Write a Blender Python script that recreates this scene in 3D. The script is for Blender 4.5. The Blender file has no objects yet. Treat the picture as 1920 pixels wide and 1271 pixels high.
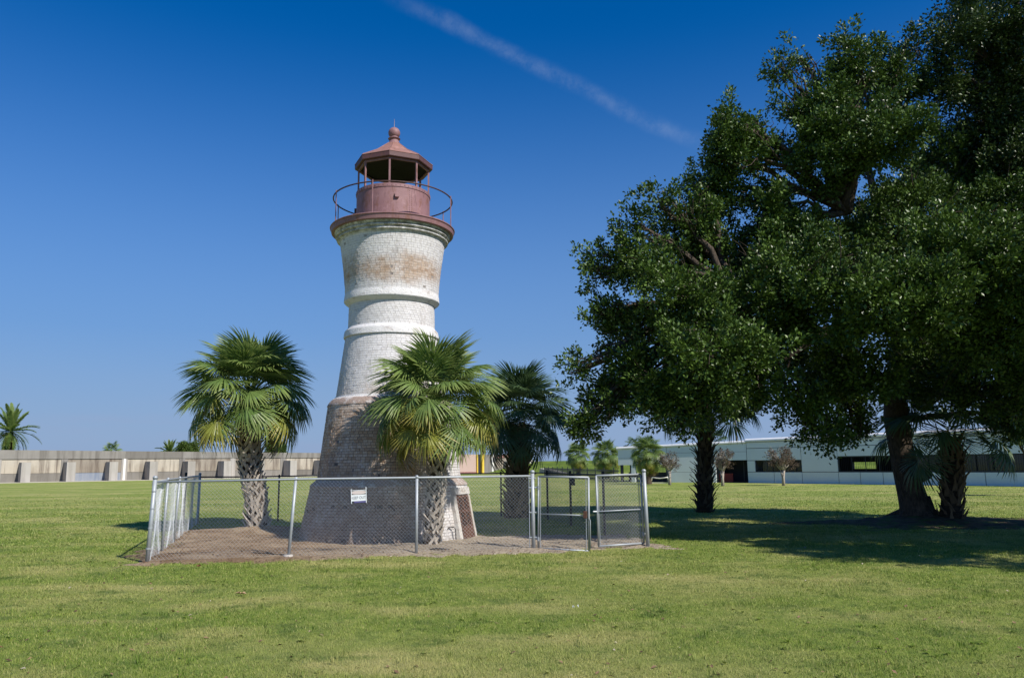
import bpy, math, random
import numpy as np
from mathutils import Matrix, Vector
rad = math.radians
random.seed(7)
rng = np.random.default_rng(11)
S = bpy.context.scene
COL = S.collection
pi = math.pi

# ------------------------------------------------------------------ camera
EYE = 1.74
PITCH, ROLL = rad(9.08), rad(0.68)
fw = Vector((0, math.cos(PITCH), math.sin(PITCH)))
rt = Vector((1, 0, 0))
up = rt.cross(fw)
c_, s_ = math.cos(ROLL), math.sin(ROLL)
R2 = rt * c_ - up * s_
U2 = up * c_ + rt * s_
cam = bpy.data.cameras.new('camera')
cam.sensor_width = 36
cam.lens = 36 * 1464 / 1920
cam.clip_start = 0.1
cam.clip_end = 3000
co = bpy.data.objects.new('camera', cam)
M = Matrix(((R2.x, U2.x, -fw.x, 0), (R2.y, U2.y, -fw.y, 0), (R2.z, U2.z, -fw.z, EYE), (0, 0, 0, 1)))
co.matrix_world = M
COL.objects.link(co)
S.camera = co

# ------------------------------------------------------------------ sky, sun, exposure
SUN_DIR = Vector((0.715, -0.70, 0)).normalized()          # horizontal direction towards the sun
SUN_EL = rad(43)
SUN_AZ = math.atan2(SUN_DIR.x, SUN_DIR.y)                 # clockwise from +Y
sv = Vector((SUN_DIR.x * math.cos(SUN_EL), SUN_DIR.y * math.cos(SUN_EL), math.sin(SUN_EL)))
sun = bpy.data.lights.new('sun', 'SUN')
sun.energy = 5.0
sun.angle = rad(0.53)
sun.color = (1.0, 0.94, 0.85)
so = bpy.data.objects.new('sun', sun)
so.rotation_euler = sv.to_track_quat('Z', 'Y').to_euler()
COL.objects.link(so)

W = bpy.data.worlds.new('World')
S.world = W
W.use_nodes = True
S.view_settings.view_transform = 'Standard'
S.view_settings.look = 'None'
S.view_settings.exposure = 0.30
S.view_settings.gamma = 1.0
S.view_settings.use_curve_mapping = False


class G:
    """small helper round a node tree"""
    def __init__(s, nt):
        s.nt = nt
        s.L = nt.links.new
    def put(s, sock, v):
        if v is None:
            return
        if isinstance(v, bpy.types.NodeSocket):
            s.L(v, sock)
        elif isinstance(v, (tuple, list)) and sock.type == 'RGBA' and len(v) == 3:
            sock.default_value = (*v, 1)
        else:
            sock.default_value = v
    def node(s, t, ins=(), **kw):
        n = s.nt.nodes.new(t)
        for k, v in kw.items():
            setattr(n, k, v)
        for k, v in dict(ins).items():
            s.put(n.inputs[k], v)
        return n
    def math(s, op, a, b=None, clamp=False):
        n = s.node('ShaderNodeMath', operation=op, use_clamp=clamp)
        s.put(n.inputs[0], a)
        if b is not None:
            s.put(n.inputs[1], b)
        return n.outputs[0]
    def vmath(s, op, a, b=None):
        n = s.node('ShaderNodeVectorMath', operation=op)
        s.put(n.inputs[0], a)
        if b is not None:
            s.put(n.inputs[1], b)
        return n.outputs['Value'] if op in ('DOT_PRODUCT', 'LENGTH') else n.outputs[0]
    def mix(s, f, a, b, mode='MIX'):
        n = s.node('ShaderNodeMix', data_type='RGBA', blend_type=mode, clamp_factor=True)
        s.put(n.inputs[0], f)
        s.put(n.inputs[6], a)
        s.put(n.inputs[7], b)
        return n.outputs[2]
    def step(s, v, a, b):
        n = s.node('ShaderNodeMapRange', interpolation_type='SMOOTHSTEP')
        s.put(n.inputs[0], v)
        n.inputs[1].default_value = a
        n.inputs[2].default_value = b
        return n.outputs[0]
    def noise(s, vec, scale, detail=4, rough=0.55, stretch=None):
        if stretch:
            vec = s.vmath('MULTIPLY', vec, stretch)
        return s.node('ShaderNodeTexNoise', {'Vector': vec, 'Scale': scale, 'Detail': detail, 'Roughness': rough}).outputs[0]
    def pos(s):
        return s.node('ShaderNodeNewGeometry').outputs['Position']
    def obj(s):
        return s.node('ShaderNodeTexCoord').outputs['Object']
    def xyz(s, v):
        n = s.node('ShaderNodeSeparateXYZ')
        s.L(v, n.inputs[0])
        return n.outputs
    def attr(s, name):
        return s.node('ShaderNodeAttribute', attribute_name=name).outputs['Fac']
    def rnd(s):
        return s.node('ShaderNodeObjectInfo').outputs['Random']
    def bump(s, h, strength=0.3, dist=0.02):
        return s.node('ShaderNodeBump', {'Height': h, 'Strength': strength, 'Distance': dist}).outputs[0]
    def surf(s, col, rough=0.8, normal=None, metal=0.0, spec=0.5, translucent=0.0, tcol=None):
        p = s.node('ShaderNodeBsdfPrincipled')
        s.put(p.inputs['Base Color'], col)
        s.put(p.inputs['Roughness'], rough)
        s.put(p.inputs['Metallic'], metal)
        s.put(p.inputs['Specular IOR Level'], spec)
        if normal is not None:
            s.L(normal, p.inputs['Normal'])
        o = s.node('ShaderNodeOutputMaterial')
        if translucent:
            t = s.node('ShaderNodeBsdfTranslucent')
            s.put(t.inputs[0], tcol if tcol is not None else col)
            m = s.node('ShaderNodeMixShader', {0: translucent})
            s.L(p.outputs[0], m.inputs[1])
            s.L(t.outputs[0], m.inputs[2])
            s.L(m.outputs[0], o.inputs[0])
        else:
            s.L(p.outputs[0], o.inputs[0])


# world: Nishita sky with one thin trail of high cloud
g = G(W.node_tree)
W.node_tree.nodes.clear()
sky = g.node('ShaderNodeTexSky', sky_type='NISHITA', sun_disc=False, sun_elevation=SUN_EL, sun_rotation=SUN_AZ,
             altitude=0, air_density=1.0, dust_density=0.1, ozone_density=3.0)
dirv = g.node('ShaderNodeTexCoord').outputs['Generated']
hs = g.node('ShaderNodeHueSaturation', {'Saturation': 1.62, 'Value': 1.0, 'Color': g.mix(1.0, sky.outputs[0], (0.98, 0.97, 1.13), 'MULTIPLY')})
hz = g.math('SUBTRACT', 1.0, g.step(g.xyz(dirv)[2], -0.02, 0.53))
hs = g.node('ShaderNodeMix', {0: g.math('MULTIPLY', hz, 0.95), 6: hs.outputs[0], 7: (2.15, 3.28, 5.4, 1)}, data_type='RGBA')
HS = hs.outputs[2]
d1 = Vector((-0.1139, 0.8399, 0.5307)); d2 = Vector((0.2474, 0.8955, 0.37))
nrm = d1.cross(d2).normalized(); tan = (d2 - d1).normalized()
off = g.vmath('DOT_PRODUCT', dirv, tuple(nrm))
wob = g.noise(dirv, 11, 5, 0.6)
off = g.math('ADD', off, g.math('MULTIPLY', g.math('SUBTRACT', wob, 0.5), 0.018))
along = g.vmath('DOT_PRODUCT', g.vmath('SUBTRACT', dirv, tuple(d1)), tuple(tan))
core = g.math('SUBTRACT', 1.0, g.step(g.math('ABSOLUTE', off), 0.0, 0.0145))
ends = g.math('MULTIPLY', g.step(along, -0.06, 0.06), g.math('SUBTRACT', 1.0, g.step(along, 0.33, 0.43)))
wisp = g.step(g.noise(dirv, 30, 9, 0.72), 0.25, 0.78)
trail = g.math('MULTIPLY', g.math('MULTIPLY', core, ends), wisp)
lowz = g.xyz(dirv)[2]
band = g.math('MULTIPLY', g.step(lowz, 0.0, 0.02), g.math('SUBTRACT', 1.0, g.step(lowz, 0.04, 0.12)))
lowc = g.math('MULTIPLY', band, g.step(g.noise(dirv, 7, 5, 0.6, (1, 1, 6)), 0.42, 0.75))
skyc = g.mix(g.math('MULTIPLY', trail, 0.17), HS, (4.2, 5.2, 6.9))
skyc = g.mix(g.math('MULTIPLY', lowc, 0.25), skyc, (3.0, 3.5, 5.3))
bg = g.node('ShaderNodeBackground', {'Color': skyc, 'Strength': 0.088})
g.L(bg.outputs[0], g.node('ShaderNodeOutputWorld').inputs[0])

# ------------------------------------------------------------------ mesh helpers
def link_mesh(name, V, F, mat=None, parent=None, smooth=False, attrs=None, loc=None):
    me = bpy.data.meshes.new(name)
    me.from_pydata([tuple(v) for v in V], [], F)
    if mat:
        me.materials.append(mat)
    if smooth:
        me.polygons.foreach_set('use_smooth', [True] * len(me.polygons))
    for k, (dom, arr) in (attrs or {}).items():
        a = me.attributes.new(k, 'FLOAT', dom)
        a.data.foreach_set('value', np.asarray(arr, np.float32).ravel())
    return link_obj(name, me, parent, loc)

def link_obj(name, me, parent=None, loc=None):
    o = bpy.data.objects.new(name, me)
    COL.objects.link(o)
    if parent is not None:
        o.parent = parent
    if loc is not None:
        o.location = loc
    return o

def fast_mesh(name, V, nper, mat, parent=None, attrs=None, smooth=False, idx=None):
    """V (n,3) float array; faces of nper vertices each, in order (or idx given)"""
    V = np.asarray(V, np.float32).reshape(-1, 3)
    idx = np.arange(len(V), dtype=np.int32) if idx is None else np.asarray(idx, np.int32).ravel()
    nf = len(idx) // nper
    me = bpy.data.meshes.new(name)
    me.vertices.add(len(V)); me.vertices.foreach_set('co', V.ravel())
    me.loops.add(len(idx)); me.loops.foreach_set('vertex_index', idx)
    me.polygons.add(nf)
    me.polygons.foreach_set('loop_start', np.arange(nf, dtype=np.int32) * nper)
    me.polygons.foreach_set('loop_total', np.full(nf, nper, np.int32))
    me.polygons.foreach_set('use_smooth', np.full(nf, bool(smooth)))
    for k, (dom, arr) in (attrs or {}).items():
        a = me.attributes.new(k, 'FLOAT', dom)
        a.data.foreach_set('value', np.asarray(arr, np.float32).ravel())
    me.materials.append(mat)
    me.update(calc_edges=True)
    return link_obj(name, me, parent)

def empty(name, loc=(0, 0, 0), rz=0.0):
    o = bpy.data.objects.new(name, None)
    o.empty_display_size = 0.2
    COL.objects.link(o)
    o.location = loc
    o.rotation_euler = (0, 0, rz)
    return o

def tag(o, label=None, cat=None, group=None, kind=None):
    for k, v in (('label', label), ('category', cat), ('group', group), ('kind', kind)):
        if v:
            o[k] = v
    return o


class MB:
    def __init__(s):
        s.v, s.f = [], []
    def hexa(s, c):
        """8 corners: bottom 4 ccw, top 4 ccw"""
        b = len(s.v)
        s.v += [tuple(p) for p in c]
        s.f += [(b+3, b+2, b+1, b), (b+4, b+5, b+6, b+7), (b, b+1, b+5, b+4), (b+1, b+2, b+6, b+5), (b+2, b+3, b+7, b+6), (b+3, b, b+4, b+7)]
        return s
    def box(s, x0, x1, y0, y1, z0, z1):
        return s.hexa([(x0, y0, z0), (x1, y0, z0), (x1, y1, z0), (x0, y1, z0), (x0, y0, z1), (x1, y0, z1), (x1, y1, z1), (x0, y1, z1)])
    def tube(s, pts, r, n=8, cap=True):
        pts = [Vector(p) for p in pts]
        rs = r if isinstance(r, (list, tuple)) else [r] * len(pts)
        base = len(s.v)
        ref = None
        for i, p in enumerate(pts):
            t = (pts[min(i+1, len(pts)-1)] - pts[max(i-1, 0)]).normalized()
            if ref is None:
                ref = Vector((0, 0, 1)) if abs(t.z) < 0.9 else Vector((1, 0, 0))
            a = (ref - t * ref.dot(t))
            a = a.normalized() if a.length > 1e-4 else t.orthogonal().normalized()
            ref = a
            b = t.cross(a)
            for k in range(n):
                q = 2*pi*k/n
                s.v.append(tuple(p + (a*math.cos(q) + b*math.sin(q)) * rs[i]))
        for i in range(len(pts)-1):
            for k in range(n):
                k2 = (k+1) % n
                s.f.append((base+i*n+k, base+i*n+k2, base+(i+1)*n+k2, base+(i+1)*n+k))
        if cap:
            s.f.append(tuple(base+k for k in range(n-1, -1, -1)))
            s.f.append(tuple(base+(len(pts)-1)*n+k for k in range(n)))
        return s
    def lathe(s, prof, n=96, cx=0, cy=0, a0=0.0, close=False, skip=None):
        base = len(s.v)
        for r, z in prof:
            for k in range(n):
                q = a0 + 2*pi*k/n
                s.v.append((cx + r*math.cos(q), cy + r*math.sin(q), z))
        for i in range(len(prof)-1):
            for k in range(n):
                if skip and skip(a0 + 2*pi*(k+.5)/n, (prof[i][1]+prof[i+1][1])/2):
                    continue
                k2 = (k+1) % n
                s.f.append((base+i*n+k, base+i*n+k2, base+(i+1)*n+k2, base+(i+1)*n+k))
        if close:
            s.f.append(tuple(base+k for k in range(n-1, -1, -1)))
            s.f.append(tuple(base+(len(prof)-1)*n+k for k in range(n)))
        return s
    def strip(s, p0, p1, w0, w1, side, out, th):
        """tapered bar from p0 to p1, wide along side, thick along out"""
        p0, p1, side, out = Vector(p0), Vector(p1), Vector(side).normalized(), Vector(out).normalized()
        a = [p0 - side*w0/2, p0 + side*w0/2, p0 + side*w0/2 + out*th, p0 - side*w0/2 + out*th]
        b = [p1 - side*w1/2, p1 + side*w1/2, p1 + side*w1/2 + out*th, p1 - side*w1/2 + out*th]
        return s.hexa(a + b)
    def build(s, name, mat, parent=None, smooth=False, loc=None):
        return link_mesh(name, s.v, s.f, mat, parent, smooth, None, loc)

def smooth_by_angle(o, deg=40):
    me = o.data
    me.polygons.foreach_set('use_smooth', [True]*len(me.polygons))
    import bmesh
    bm = bmesh.new(); bm.from_mesh(me)
    for e in bm.edges:
        if len(e.link_faces) == 2 and e.calc_face_angle(0) > rad(deg):
            e.smooth = False
    bm.to_mesh(me); bm.free()
    return o

# ------------------------------------------------------------------ materials
def mat(name):
    m = bpy.data.materials.new(name)
    m.use_nodes = True
    m.node_tree.nodes.clear()
    return m, G(m.node_tree)

MT = {}
def lawn_colour(g, p):
    """patchy mown lawn: green, yellow-green and straw by world position"""
    big = g.noise(p, 0.16, 4, 0.6, (0.7, 1.5, 1))
    mid = g.noise(p, 0.75, 4, 0.6, (0.6, 1.25, 1))
    small = g.noise(p, 4.2, 6, 0.75)
    c = g.mix(g.step(small, 0.30, 0.70), (0.112, 0.198, 0.024), (0.285, 0.360, 0.060))
    straw = g.math('ADD', g.math('MULTIPLY', g.step(big, 0.42, 0.62), 0.66), g.math('MULTIPLY', g.step(mid, 0.48, 0.68), 0.70))
    c = g.mix(g.math('MULTIPLY', straw, 0.85), c, (0.440, 0.420, 0.150))
    lush = g.math('MULTIPLY', g.step(g.noise(p, 1.5, 5, 0.7), 0.53, 0.66), 0.80)
    return g.mix(lush, c, (0.085, 0.155, 0.026))

m, g = mat('lawn'); MT['lawn'] = m
p = g.pos()
c = lawn_colour(g, p)
fine = g.noise(p, 38, 3, 0.7)
c = g.mix(g.math('MULTIPLY', g.step(fine, 0.35, 0.7), 0.5), c, (0.30, 0.29, 0.115))
c = g.mix(g.math('MULTIPLY', g.step(g.noise(p, 90, 2, 0.6), 0.50, 0.72), 0.6), c, (0.055, 0.080, 0.022))
g.surf(c, 0.95, g.bump(g.noise(p, 60, 3, 0.7), 0.9, 0.04), spec=0.15)

m, g = mat('grass_blades'); MT['blade'] = m
p = g.pos()
c = lawn_colour(g, p)
t = g.attr('tone')
c = g.mix(g.math('MULTIPLY', g.step(t, 0.62, 1.0), 0.75), c, (0.54, 0.50, 0.20))
c = g.mix(g.math('MULTIPLY', g.math('SUBTRACT', 1.0, g.step(t, 0.0, 0.42)), 0.6), c, (0.100, 0.190, 0.028))
g.surf(c, 0.6, spec=0.25, translucent=0.38)

m, g = mat('levee_grass'); MT['levee'] = m
p = g.pos()
c = g.mix(g.step(g.noise(p, 0.35, 5, 0.6, (1, 1, 3)), 0.35, 0.7), (0.090, 0.140, 0.022), (0.150, 0.200, 0.038))
g.surf(c, 0.95, g.bump(g.noise(p, 3, 4), 0.6, 0.3), spec=0.1)

m, g = mat('dirt'); MT['dirt'] = m
p = g.pos()
x, y, z = g.xyz(p)
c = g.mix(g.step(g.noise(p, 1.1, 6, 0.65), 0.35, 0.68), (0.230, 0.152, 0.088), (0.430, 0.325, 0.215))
c = g.mix(g.math('MULTIPLY', g.step(x, -5.2, -1.5), 0.55), c, (0.52, 0.465, 0.37))
c = g.mix(g.math('MULTIPLY', g.step(g.noise(p, 17, 4, 0.7), 0.48, 0.66), 0.75), c, (0.105, 0.070, 0.046))
c = g.mix(g.math('MULTIPLY', g.step(g.noise(p, 45, 2, 0.6), 0.60, 0.75), 0.6), c, (0.46, 0.40, 0.34))
c = g.mix(g.math('MULTIPLY', g.step(g.noise(p, 2.3, 4, 0.7), 0.60, 0.74), 0.45), c, (0.17, 0.18, 0.06))
g.surf(c, 0.95, g.bump(g.noise(p, 26, 6, 0.75), 1.0, 0.05), spec=0.1)

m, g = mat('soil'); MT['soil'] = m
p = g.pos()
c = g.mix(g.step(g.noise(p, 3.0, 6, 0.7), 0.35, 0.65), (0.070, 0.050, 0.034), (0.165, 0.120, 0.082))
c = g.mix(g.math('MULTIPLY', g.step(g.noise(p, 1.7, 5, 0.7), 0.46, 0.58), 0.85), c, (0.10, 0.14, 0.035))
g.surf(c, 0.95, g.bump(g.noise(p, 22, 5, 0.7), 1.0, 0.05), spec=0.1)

m, g = mat('litter'); MT['litter'] = m
t = g.attr('tone')
c = g.mix(g.step(t, 0.1, 0.6), (0.075, 0.045, 0.028), (0.24, 0.155, 0.09))
g.surf(g.mix(g.step(t, 0.8, 1.0), c, (0.46, 0.40, 0.33)), 0.9, spec=0.2)

def brick_mat(name, single):
    m, g = mat(name); MT[name] = m
    p = g.pos()
    x, y, z = g.xyz(p)
    t = g.rnd() if single else g.attr('tone')
    c = g.mix(g.step(t, 0.0, 0.6), (0.340, 0.230, 0.155), (0.440, 0.315, 0.220))
    c = g.mix(g.step(t, 0.72, 1.0), c, (0.48, 0.365, 0.27))
    # plinth bricks are greyer
    c = g.mix(g.math('MULTIPLY', g.math('SUBTRACT', 1.0, g.step(z, 1.2, 1.7)), 0.55), c, (0.275, 0.220, 0.180))
    patch = g.noise(p, 1.5, 6, 0.65)
    fine = g.noise(p, 13, 5, 0.7)
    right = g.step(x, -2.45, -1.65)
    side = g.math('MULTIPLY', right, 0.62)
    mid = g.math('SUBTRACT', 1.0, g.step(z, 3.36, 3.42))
    # how much old whitewash is left: a little below, nearly all above
    upz = g.step(z, 3.36, 3.44)
    wear = g.math('MULTIPLY', g.math('MULTIPLY', g.step(z, 5.9, 6.5), g.math('SUBTRACT', 1.0, g.step(z, 6.55, 7.25))), 0.72)
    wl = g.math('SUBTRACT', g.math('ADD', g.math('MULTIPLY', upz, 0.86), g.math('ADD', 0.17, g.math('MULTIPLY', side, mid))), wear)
    wl = g.math('ADD', wl, g.math('MULTIPLY', g.math('MULTIPLY', g.step(z, 2.3, 3.35), mid), 0.24))
    lowpaint = g.math('MULTIPLY', upz, g.math('SUBTRACT', 1.0, g.step(z, 3.45, 4.2)))
    wl = g.math('SUBTRACT', wl, g.math('MULTIPLY', lowpaint, 0.42))
    wl = g.math('ADD', wl, g.math('MULTIPLY', g.math('SUBTRACT', patch, 0.5), 1.35))
    wl = g.math('ADD', wl, g.math('MULTIPLY', g.math('SUBTRACT', fine, 0.5), 0.75))
    wl = g.math('ADD', wl, g.math('MULTIPLY', g.math('SUBTRACT', t, 0.5), 0.12))
    ww = g.step(wl, 0.02, 0.90)
    white = g.mix(g.noise(p, 5, 4), (0.60, 0.60, 0.60), (0.76, 0.75, 0.75))
    white = g.mix(g.math('MULTIPLY', g.step(g.noise(p, 8, 5, 0.75, (1, 1, 1.8)), 0.50, 0.70), 0.55), white, (0.42, 0.40, 0.39))
    white = g.mix(g.math('MULTIPLY', g.step(t, 0.75, 1.0), 0.30), white, (0.44, 0.41, 0.39))
    c = g.mix(g.math('MULTIPLY', ww, 0.93), c, white)
    drip = g.math('MULTIPLY', g.step(g.noise(p, 6, 5, 0.7, (1, 1, 0.12)), 0.55, 0.70), g.step(g.noise(p, 1.1, 3), 0.40, 0.60))
    c = g.mix(g.math('MULTIPLY', drip, 0.42), c, (0.25, 0.21, 0.18))
    # grime over the wall, and patchy darkening towards its base
    grime = g.step(g.noise(p, 2.4, 6, 0.7, (1, 1, 0.45)), 0.55, 0.78)
    c = g.mix(g.math('MULTIPLY', grime, 0.42), c, (0.12, 0.105, 0.10))
    low = g.math('MULTIPLY', g.math('SUBTRACT', 1.0, g.step(z, 0.05, 0.55)), 0.40)
    c = g.mix(g.math('MULTIPLY', low, g.step(fine, 0.35, 0.6)), c, (0.10, 0.085, 0.08))
    g.surf(c, 0.9, g.bump(g.noise(p, 55, 5, 0.7), 0.7, 0.02), spec=0.2)
brick_mat('brick_mass', False)
brick_mat('brick_single', True)

m, g = mat('mortar'); MT['mortar'] = m
p = g.pos()
x, y, z = g.xyz(p)
n1 = g.noise(p, 1.7, 5, 0.6)
c = g.mix(g.step(n1, 0.3, 0.7), (0.120, 0.092, 0.078), (0.210, 0.165, 0.140))
wh = g.math('MULTIPLY', g.step(z, 3.36, 3.44), 0.80)
wh = g.math('SUBTRACT', wh, g.math('MULTIPLY', g.math('MULTIPLY', g.step(z, 5.9, 6.5), g.math('SUBTRACT', 1.0, g.step(z, 6.65, 7.15))), g.step(g.noise(p, 1.5, 6, 0.65), 0.35, 0.75)))
c = g.mix(wh, c, (0.36, 0.345, 0.33))
g.surf(c, 0.95, spec=0.1)

m, g = mat('whitewashed_render'); MT['render'] = m
p = g.pos()
x, y, z = g.xyz(p)
c = g.mix(g.noise(p, 4, 5), (0.60, 0.59, 0.58), (0.76, 0.75, 0.74))
c = g.mix(g.math('MULTIPLY', g.step(g.noise(p, 3.2, 6, 0.7, (1, 1, 2)), 0.52, 0.74), 0.75), c, (0.30, 0.225, 0.185))
c = g.mix(g.math('MULTIPLY', g.step(g.noise(p, 9, 6, 0.75, (1, 1, 0.6)), 0.55, 0.74), 0.6), c, (0.12, 0.115, 0.10))
algae = g.math('MULTIPLY', g.step(z, 7.36, 7.48), g.step(g.noise(p, 7, 6, 0.75), 0.36, 0.62))
c = g.mix(g.math('MULTIPLY', algae, 0.72), c, (0.115, 0.115, 0.085))
lowz = g.math('SUBTRACT', 1.0, g.step(z, 3.33, 3.40))
c = g.mix(g.math('MULTIPLY', lowz, g.math('ADD', 0.45, g.step(g.noise(p, 5, 5, 0.7), 0.35, 0.6))), c, (0.33, 0.255, 0.215))
g.surf(c, 0.9, g.bump(g.noise(p, 24, 6, 0.75), 0.8, 0.03), spec=0.2)

m, g = mat('old_plaster'); MT['old_plaster'] = m
p = g.pos()
c = g.mix(g.noise(p, 5, 5), (0.50, 0.47, 0.43), (0.70, 0.67, 0.63))
c = g.mix(g.math('MULTIPLY', g.step(g.noise(p, 7, 6, 0.7), 0.52, 0.66), 0.7), c, (0.30, 0.23, 0.18))
g.surf(c, 0.95, g.bump(g.noise(p, 24, 6, 0.75), 0.9, 0.04), spec=0.15)

def iron_mat(name, c0, c1, rust, amount, rough=0.6):
    m, g = mat(name); MT[name] = m
    p = g.pos()
    c = g.mix(g.noise(p, 3.0, 5), c0, c1)
    r = g.step(g.noise(p, 4.5, 7, 0.75, (1, 1, 0.4)), 0.50, 0.66)
    c = g.mix(g.math('MULTIPLY', g.step(g.noise(p, 20, 5, 0.8, (1, 1, 0.25)), 0.54, 0.7), 0.5), c, tuple(x*0.55 for x in rust))
    c = g.mix(g.math('MULTIPLY', r, 0.85), c, rust)
    d = g.step(g.noise(p, 9, 6, 0.75, (1, 1, 0.22)), 0.54, 0.68)
    c = g.mix(g.math('MULTIPLY', d, 0.85*amount), c, tuple(x*0.5 for x in c0))
    e = g.step(g.noise(p, 6, 5, 0.7), 0.56, 0.68)
    c = g.mix(g.math('MULTIPLY', e, 0.5*amount), c, tuple(min(1, x*1.35+0.02) for x in c1))
    g.surf(c, rough, g.bump(g.noise(p, 30, 4), 0.25, 0.01), spec=0.4)
iron_mat('red_paint', (0.185, 0.090, 0.094), (0.310, 0.180, 0.186), (0.19, 0.085, 0.055), 0.6)
iron_mat('fascia_red', (0.085, 0.038, 0.040), (0.120, 0.056, 0.056), (0.12, 0.055, 0.04), 0.5)
iron_mat('red_roof', (0.235, 0.115, 0.095), (0.32, 0.175, 0.145), (0.22, 0.105, 0.065), 0.7, 0.7)
iron_mat('ceiling_black', (0.004, 0.0035, 0.0035), (0.006, 0.005, 0.005), (0.01, 0.006, 0.004), 0.2, 0.95)  # near-black colour for the whole lantern ceiling
iron_mat('dark_iron', (0.055, 0.030, 0.028), (0.085, 0.045, 0.040), (0.14, 0.055, 0.03), 0.5)
iron_mat('rust', (0.085, 0.040, 0.027), (0.135, 0.066, 0.043), (0.050, 0.030, 0.024), 0.9, 0.9)
iron_mat('rod_metal', (0.32, 0.24, 0.22), (0.40, 0.30, 0.28), (0.2, 0.1, 0.06), 0.3)

m, g = mat('galvanised'); MT['galv'] = m
p = g.pos()
c = g.mix(g.noise(p, 14, 4, 0.6), (0.27, 0.30, 0.325), (0.40, 0.43, 0.455))
c = g.mix(g.math('MULTIPLY', g.step(g.noise(p, 6, 5, 0.7), 0.62, 0.75), 0.5), c, (0.22, 0.19, 0.16))
g.surf(c, 0.5, metal=0.25, spec=0.5)
m, g = mat('galvanised_wire'); MT['wire'] = m
g.surf((0.44, 0.465, 0.48), 0.5, metal=0.15)
m, g = mat('black_coated'); MT['black'] = m
g.surf(g.mix(g.noise(g.pos(), 8, 3), (0.012, 0.015, 0.017), (0.030, 0.034, 0.036)), 0.55)
m, g = mat('dark_wire'); MT['dwire'] = m
g.surf((0.10, 0.11, 0.11), 0.6)

def concrete(name, lo, hi, stain, amt=0.7, blue=False):
    m, g = mat(name); MT[name] = m
    p = g.pos(); o = g.obj()
    r = g.rnd()
    c = g.mix(g.noise(p, 0.9, 5), lo, hi)
    c = g.mix(g.math('MULTIPLY', g.math('SUBTRACT', r, 0.25), 0.75, True), c, stain)
    st = g.step(g.noise(p, 1.0, 6, 0.65, (1.4, 1.4, 0.09)), 0.45, 0.66)
    c = g.mix(g.math('MULTIPLY', st, amt), c, stain)
    st2 = g.step(g.noise(p, 0.55, 5, 0.6, (1.0, 1.0, 0.35)), 0.48, 0.70)
    c = g.mix(g.math('MULTIPLY', st2, amt*0.55), c, stain)
    c = g.mix(g.math('MULTIPLY', g.step(g.noise(p, 5, 5, 0.7), 0.6, 0.78), 0.35), c, (0.10, 0.09, 0.08))
    g.surf(c, 0.95, g.bump(g.noise(p, 7, 6, 0.7), 0.5, 0.05), spec=0.1)
concrete('concrete_grey', (0.21, 0.20, 0.18), (0.29, 0.275, 0.25), (0.125, 0.115, 0.10), 0.65)
concrete('concrete_tan', (0.40, 0.36, 0.29), (0.50, 0.455, 0.37), (0.145, 0.118, 0.095), 0.95)
concrete('concrete_pale', (0.36, 0.34, 0.31), (0.46, 0.435, 0.40), (0.24, 0.22, 0.195), 0.5)
concrete('concrete_pink', (0.43, 0.33, 0.275), (0.46, 0.355, 0.30), (0.40, 0.30, 0.25), 0.2)
concrete('blue_band', (0.24, 0.27, 0.32), (0.36, 0.37, 0.38), (0.15, 0.19, 0.26), 0.7)
concrete('path_concrete', (0.42, 0.39, 0.34), (0.50, 0.47, 0.42), (0.33, 0.29, 0.23), 0.3)

def plain(name, col, rough=0.6, spec=0.4, var=0.12, scale=2.0):
    m, g = mat(name); MT[name] = m
    n = g.noise(g.pos(), scale, 5, 0.65)
    lo = tuple(x*(1-var) for x in col); hi = tuple(x*(1+var) for x in col)
    g.surf(g.mix(n, lo, hi), rough, g.bump(g.noise(g.pos(), 12, 4), 0.15, 0.01), spec=spec)
plain('panel_paint', (0.66, 0.71, 0.72), 0.7, 0.3, 0.08, 0.7)
plain('joint_dark', (0.10, 0.11, 0.12), 0.9)
plain('roof_white', (0.78, 0.78, 0.78), 0.5)
plain('roof_grey_metal', (0.30, 0.32, 0.34), 0.5)  # plain grey metal of the roof slabs and drip edge
plain('dark_frame', (0.022, 0.026, 0.034), 0.5)
plain('interior', (0.045, 0.048, 0.055), 0.9)
plain('red_board', (0.17, 0.012, 0.014), 0.6)
plain('yellow_paint', (0.68, 0.48, 0.05), 0.6)
plain('white_paint', (0.72, 0.71, 0.66), 0.6)
plain('pole_metal', (0.16, 0.13, 0.12), 0.6)
plain('black_rubber', (0.018, 0.018, 0.018), 0.7)
plain('purple_print', (0.09, 0.085, 0.22), 0.6)
plain('sign_black', (0.018, 0.022, 0.024), 0.5)
plain('sign_letter', (0.13, 0.15, 0.18), 0.6)
plain('sign_faded', (0.52, 0.46, 0.44), 0.6)
plain('sign_white', (0.66, 0.70, 0.72), 0.5)
plain('dead_leaf', (0.17, 0.085, 0.04), 0.8, 0.2, 0.35, 20)
plain('tan_leaf', (0.42, 0.29, 0.17), 0.8, 0.2, 0.25, 20)
plain('curb_pipe', (0.06, 0.055, 0.05), 0.7)

m, g = mat('dark_glass'); MT['glass'] = m
g.surf((0.012, 0.016, 0.022), 0.08, spec=0.6)

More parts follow.
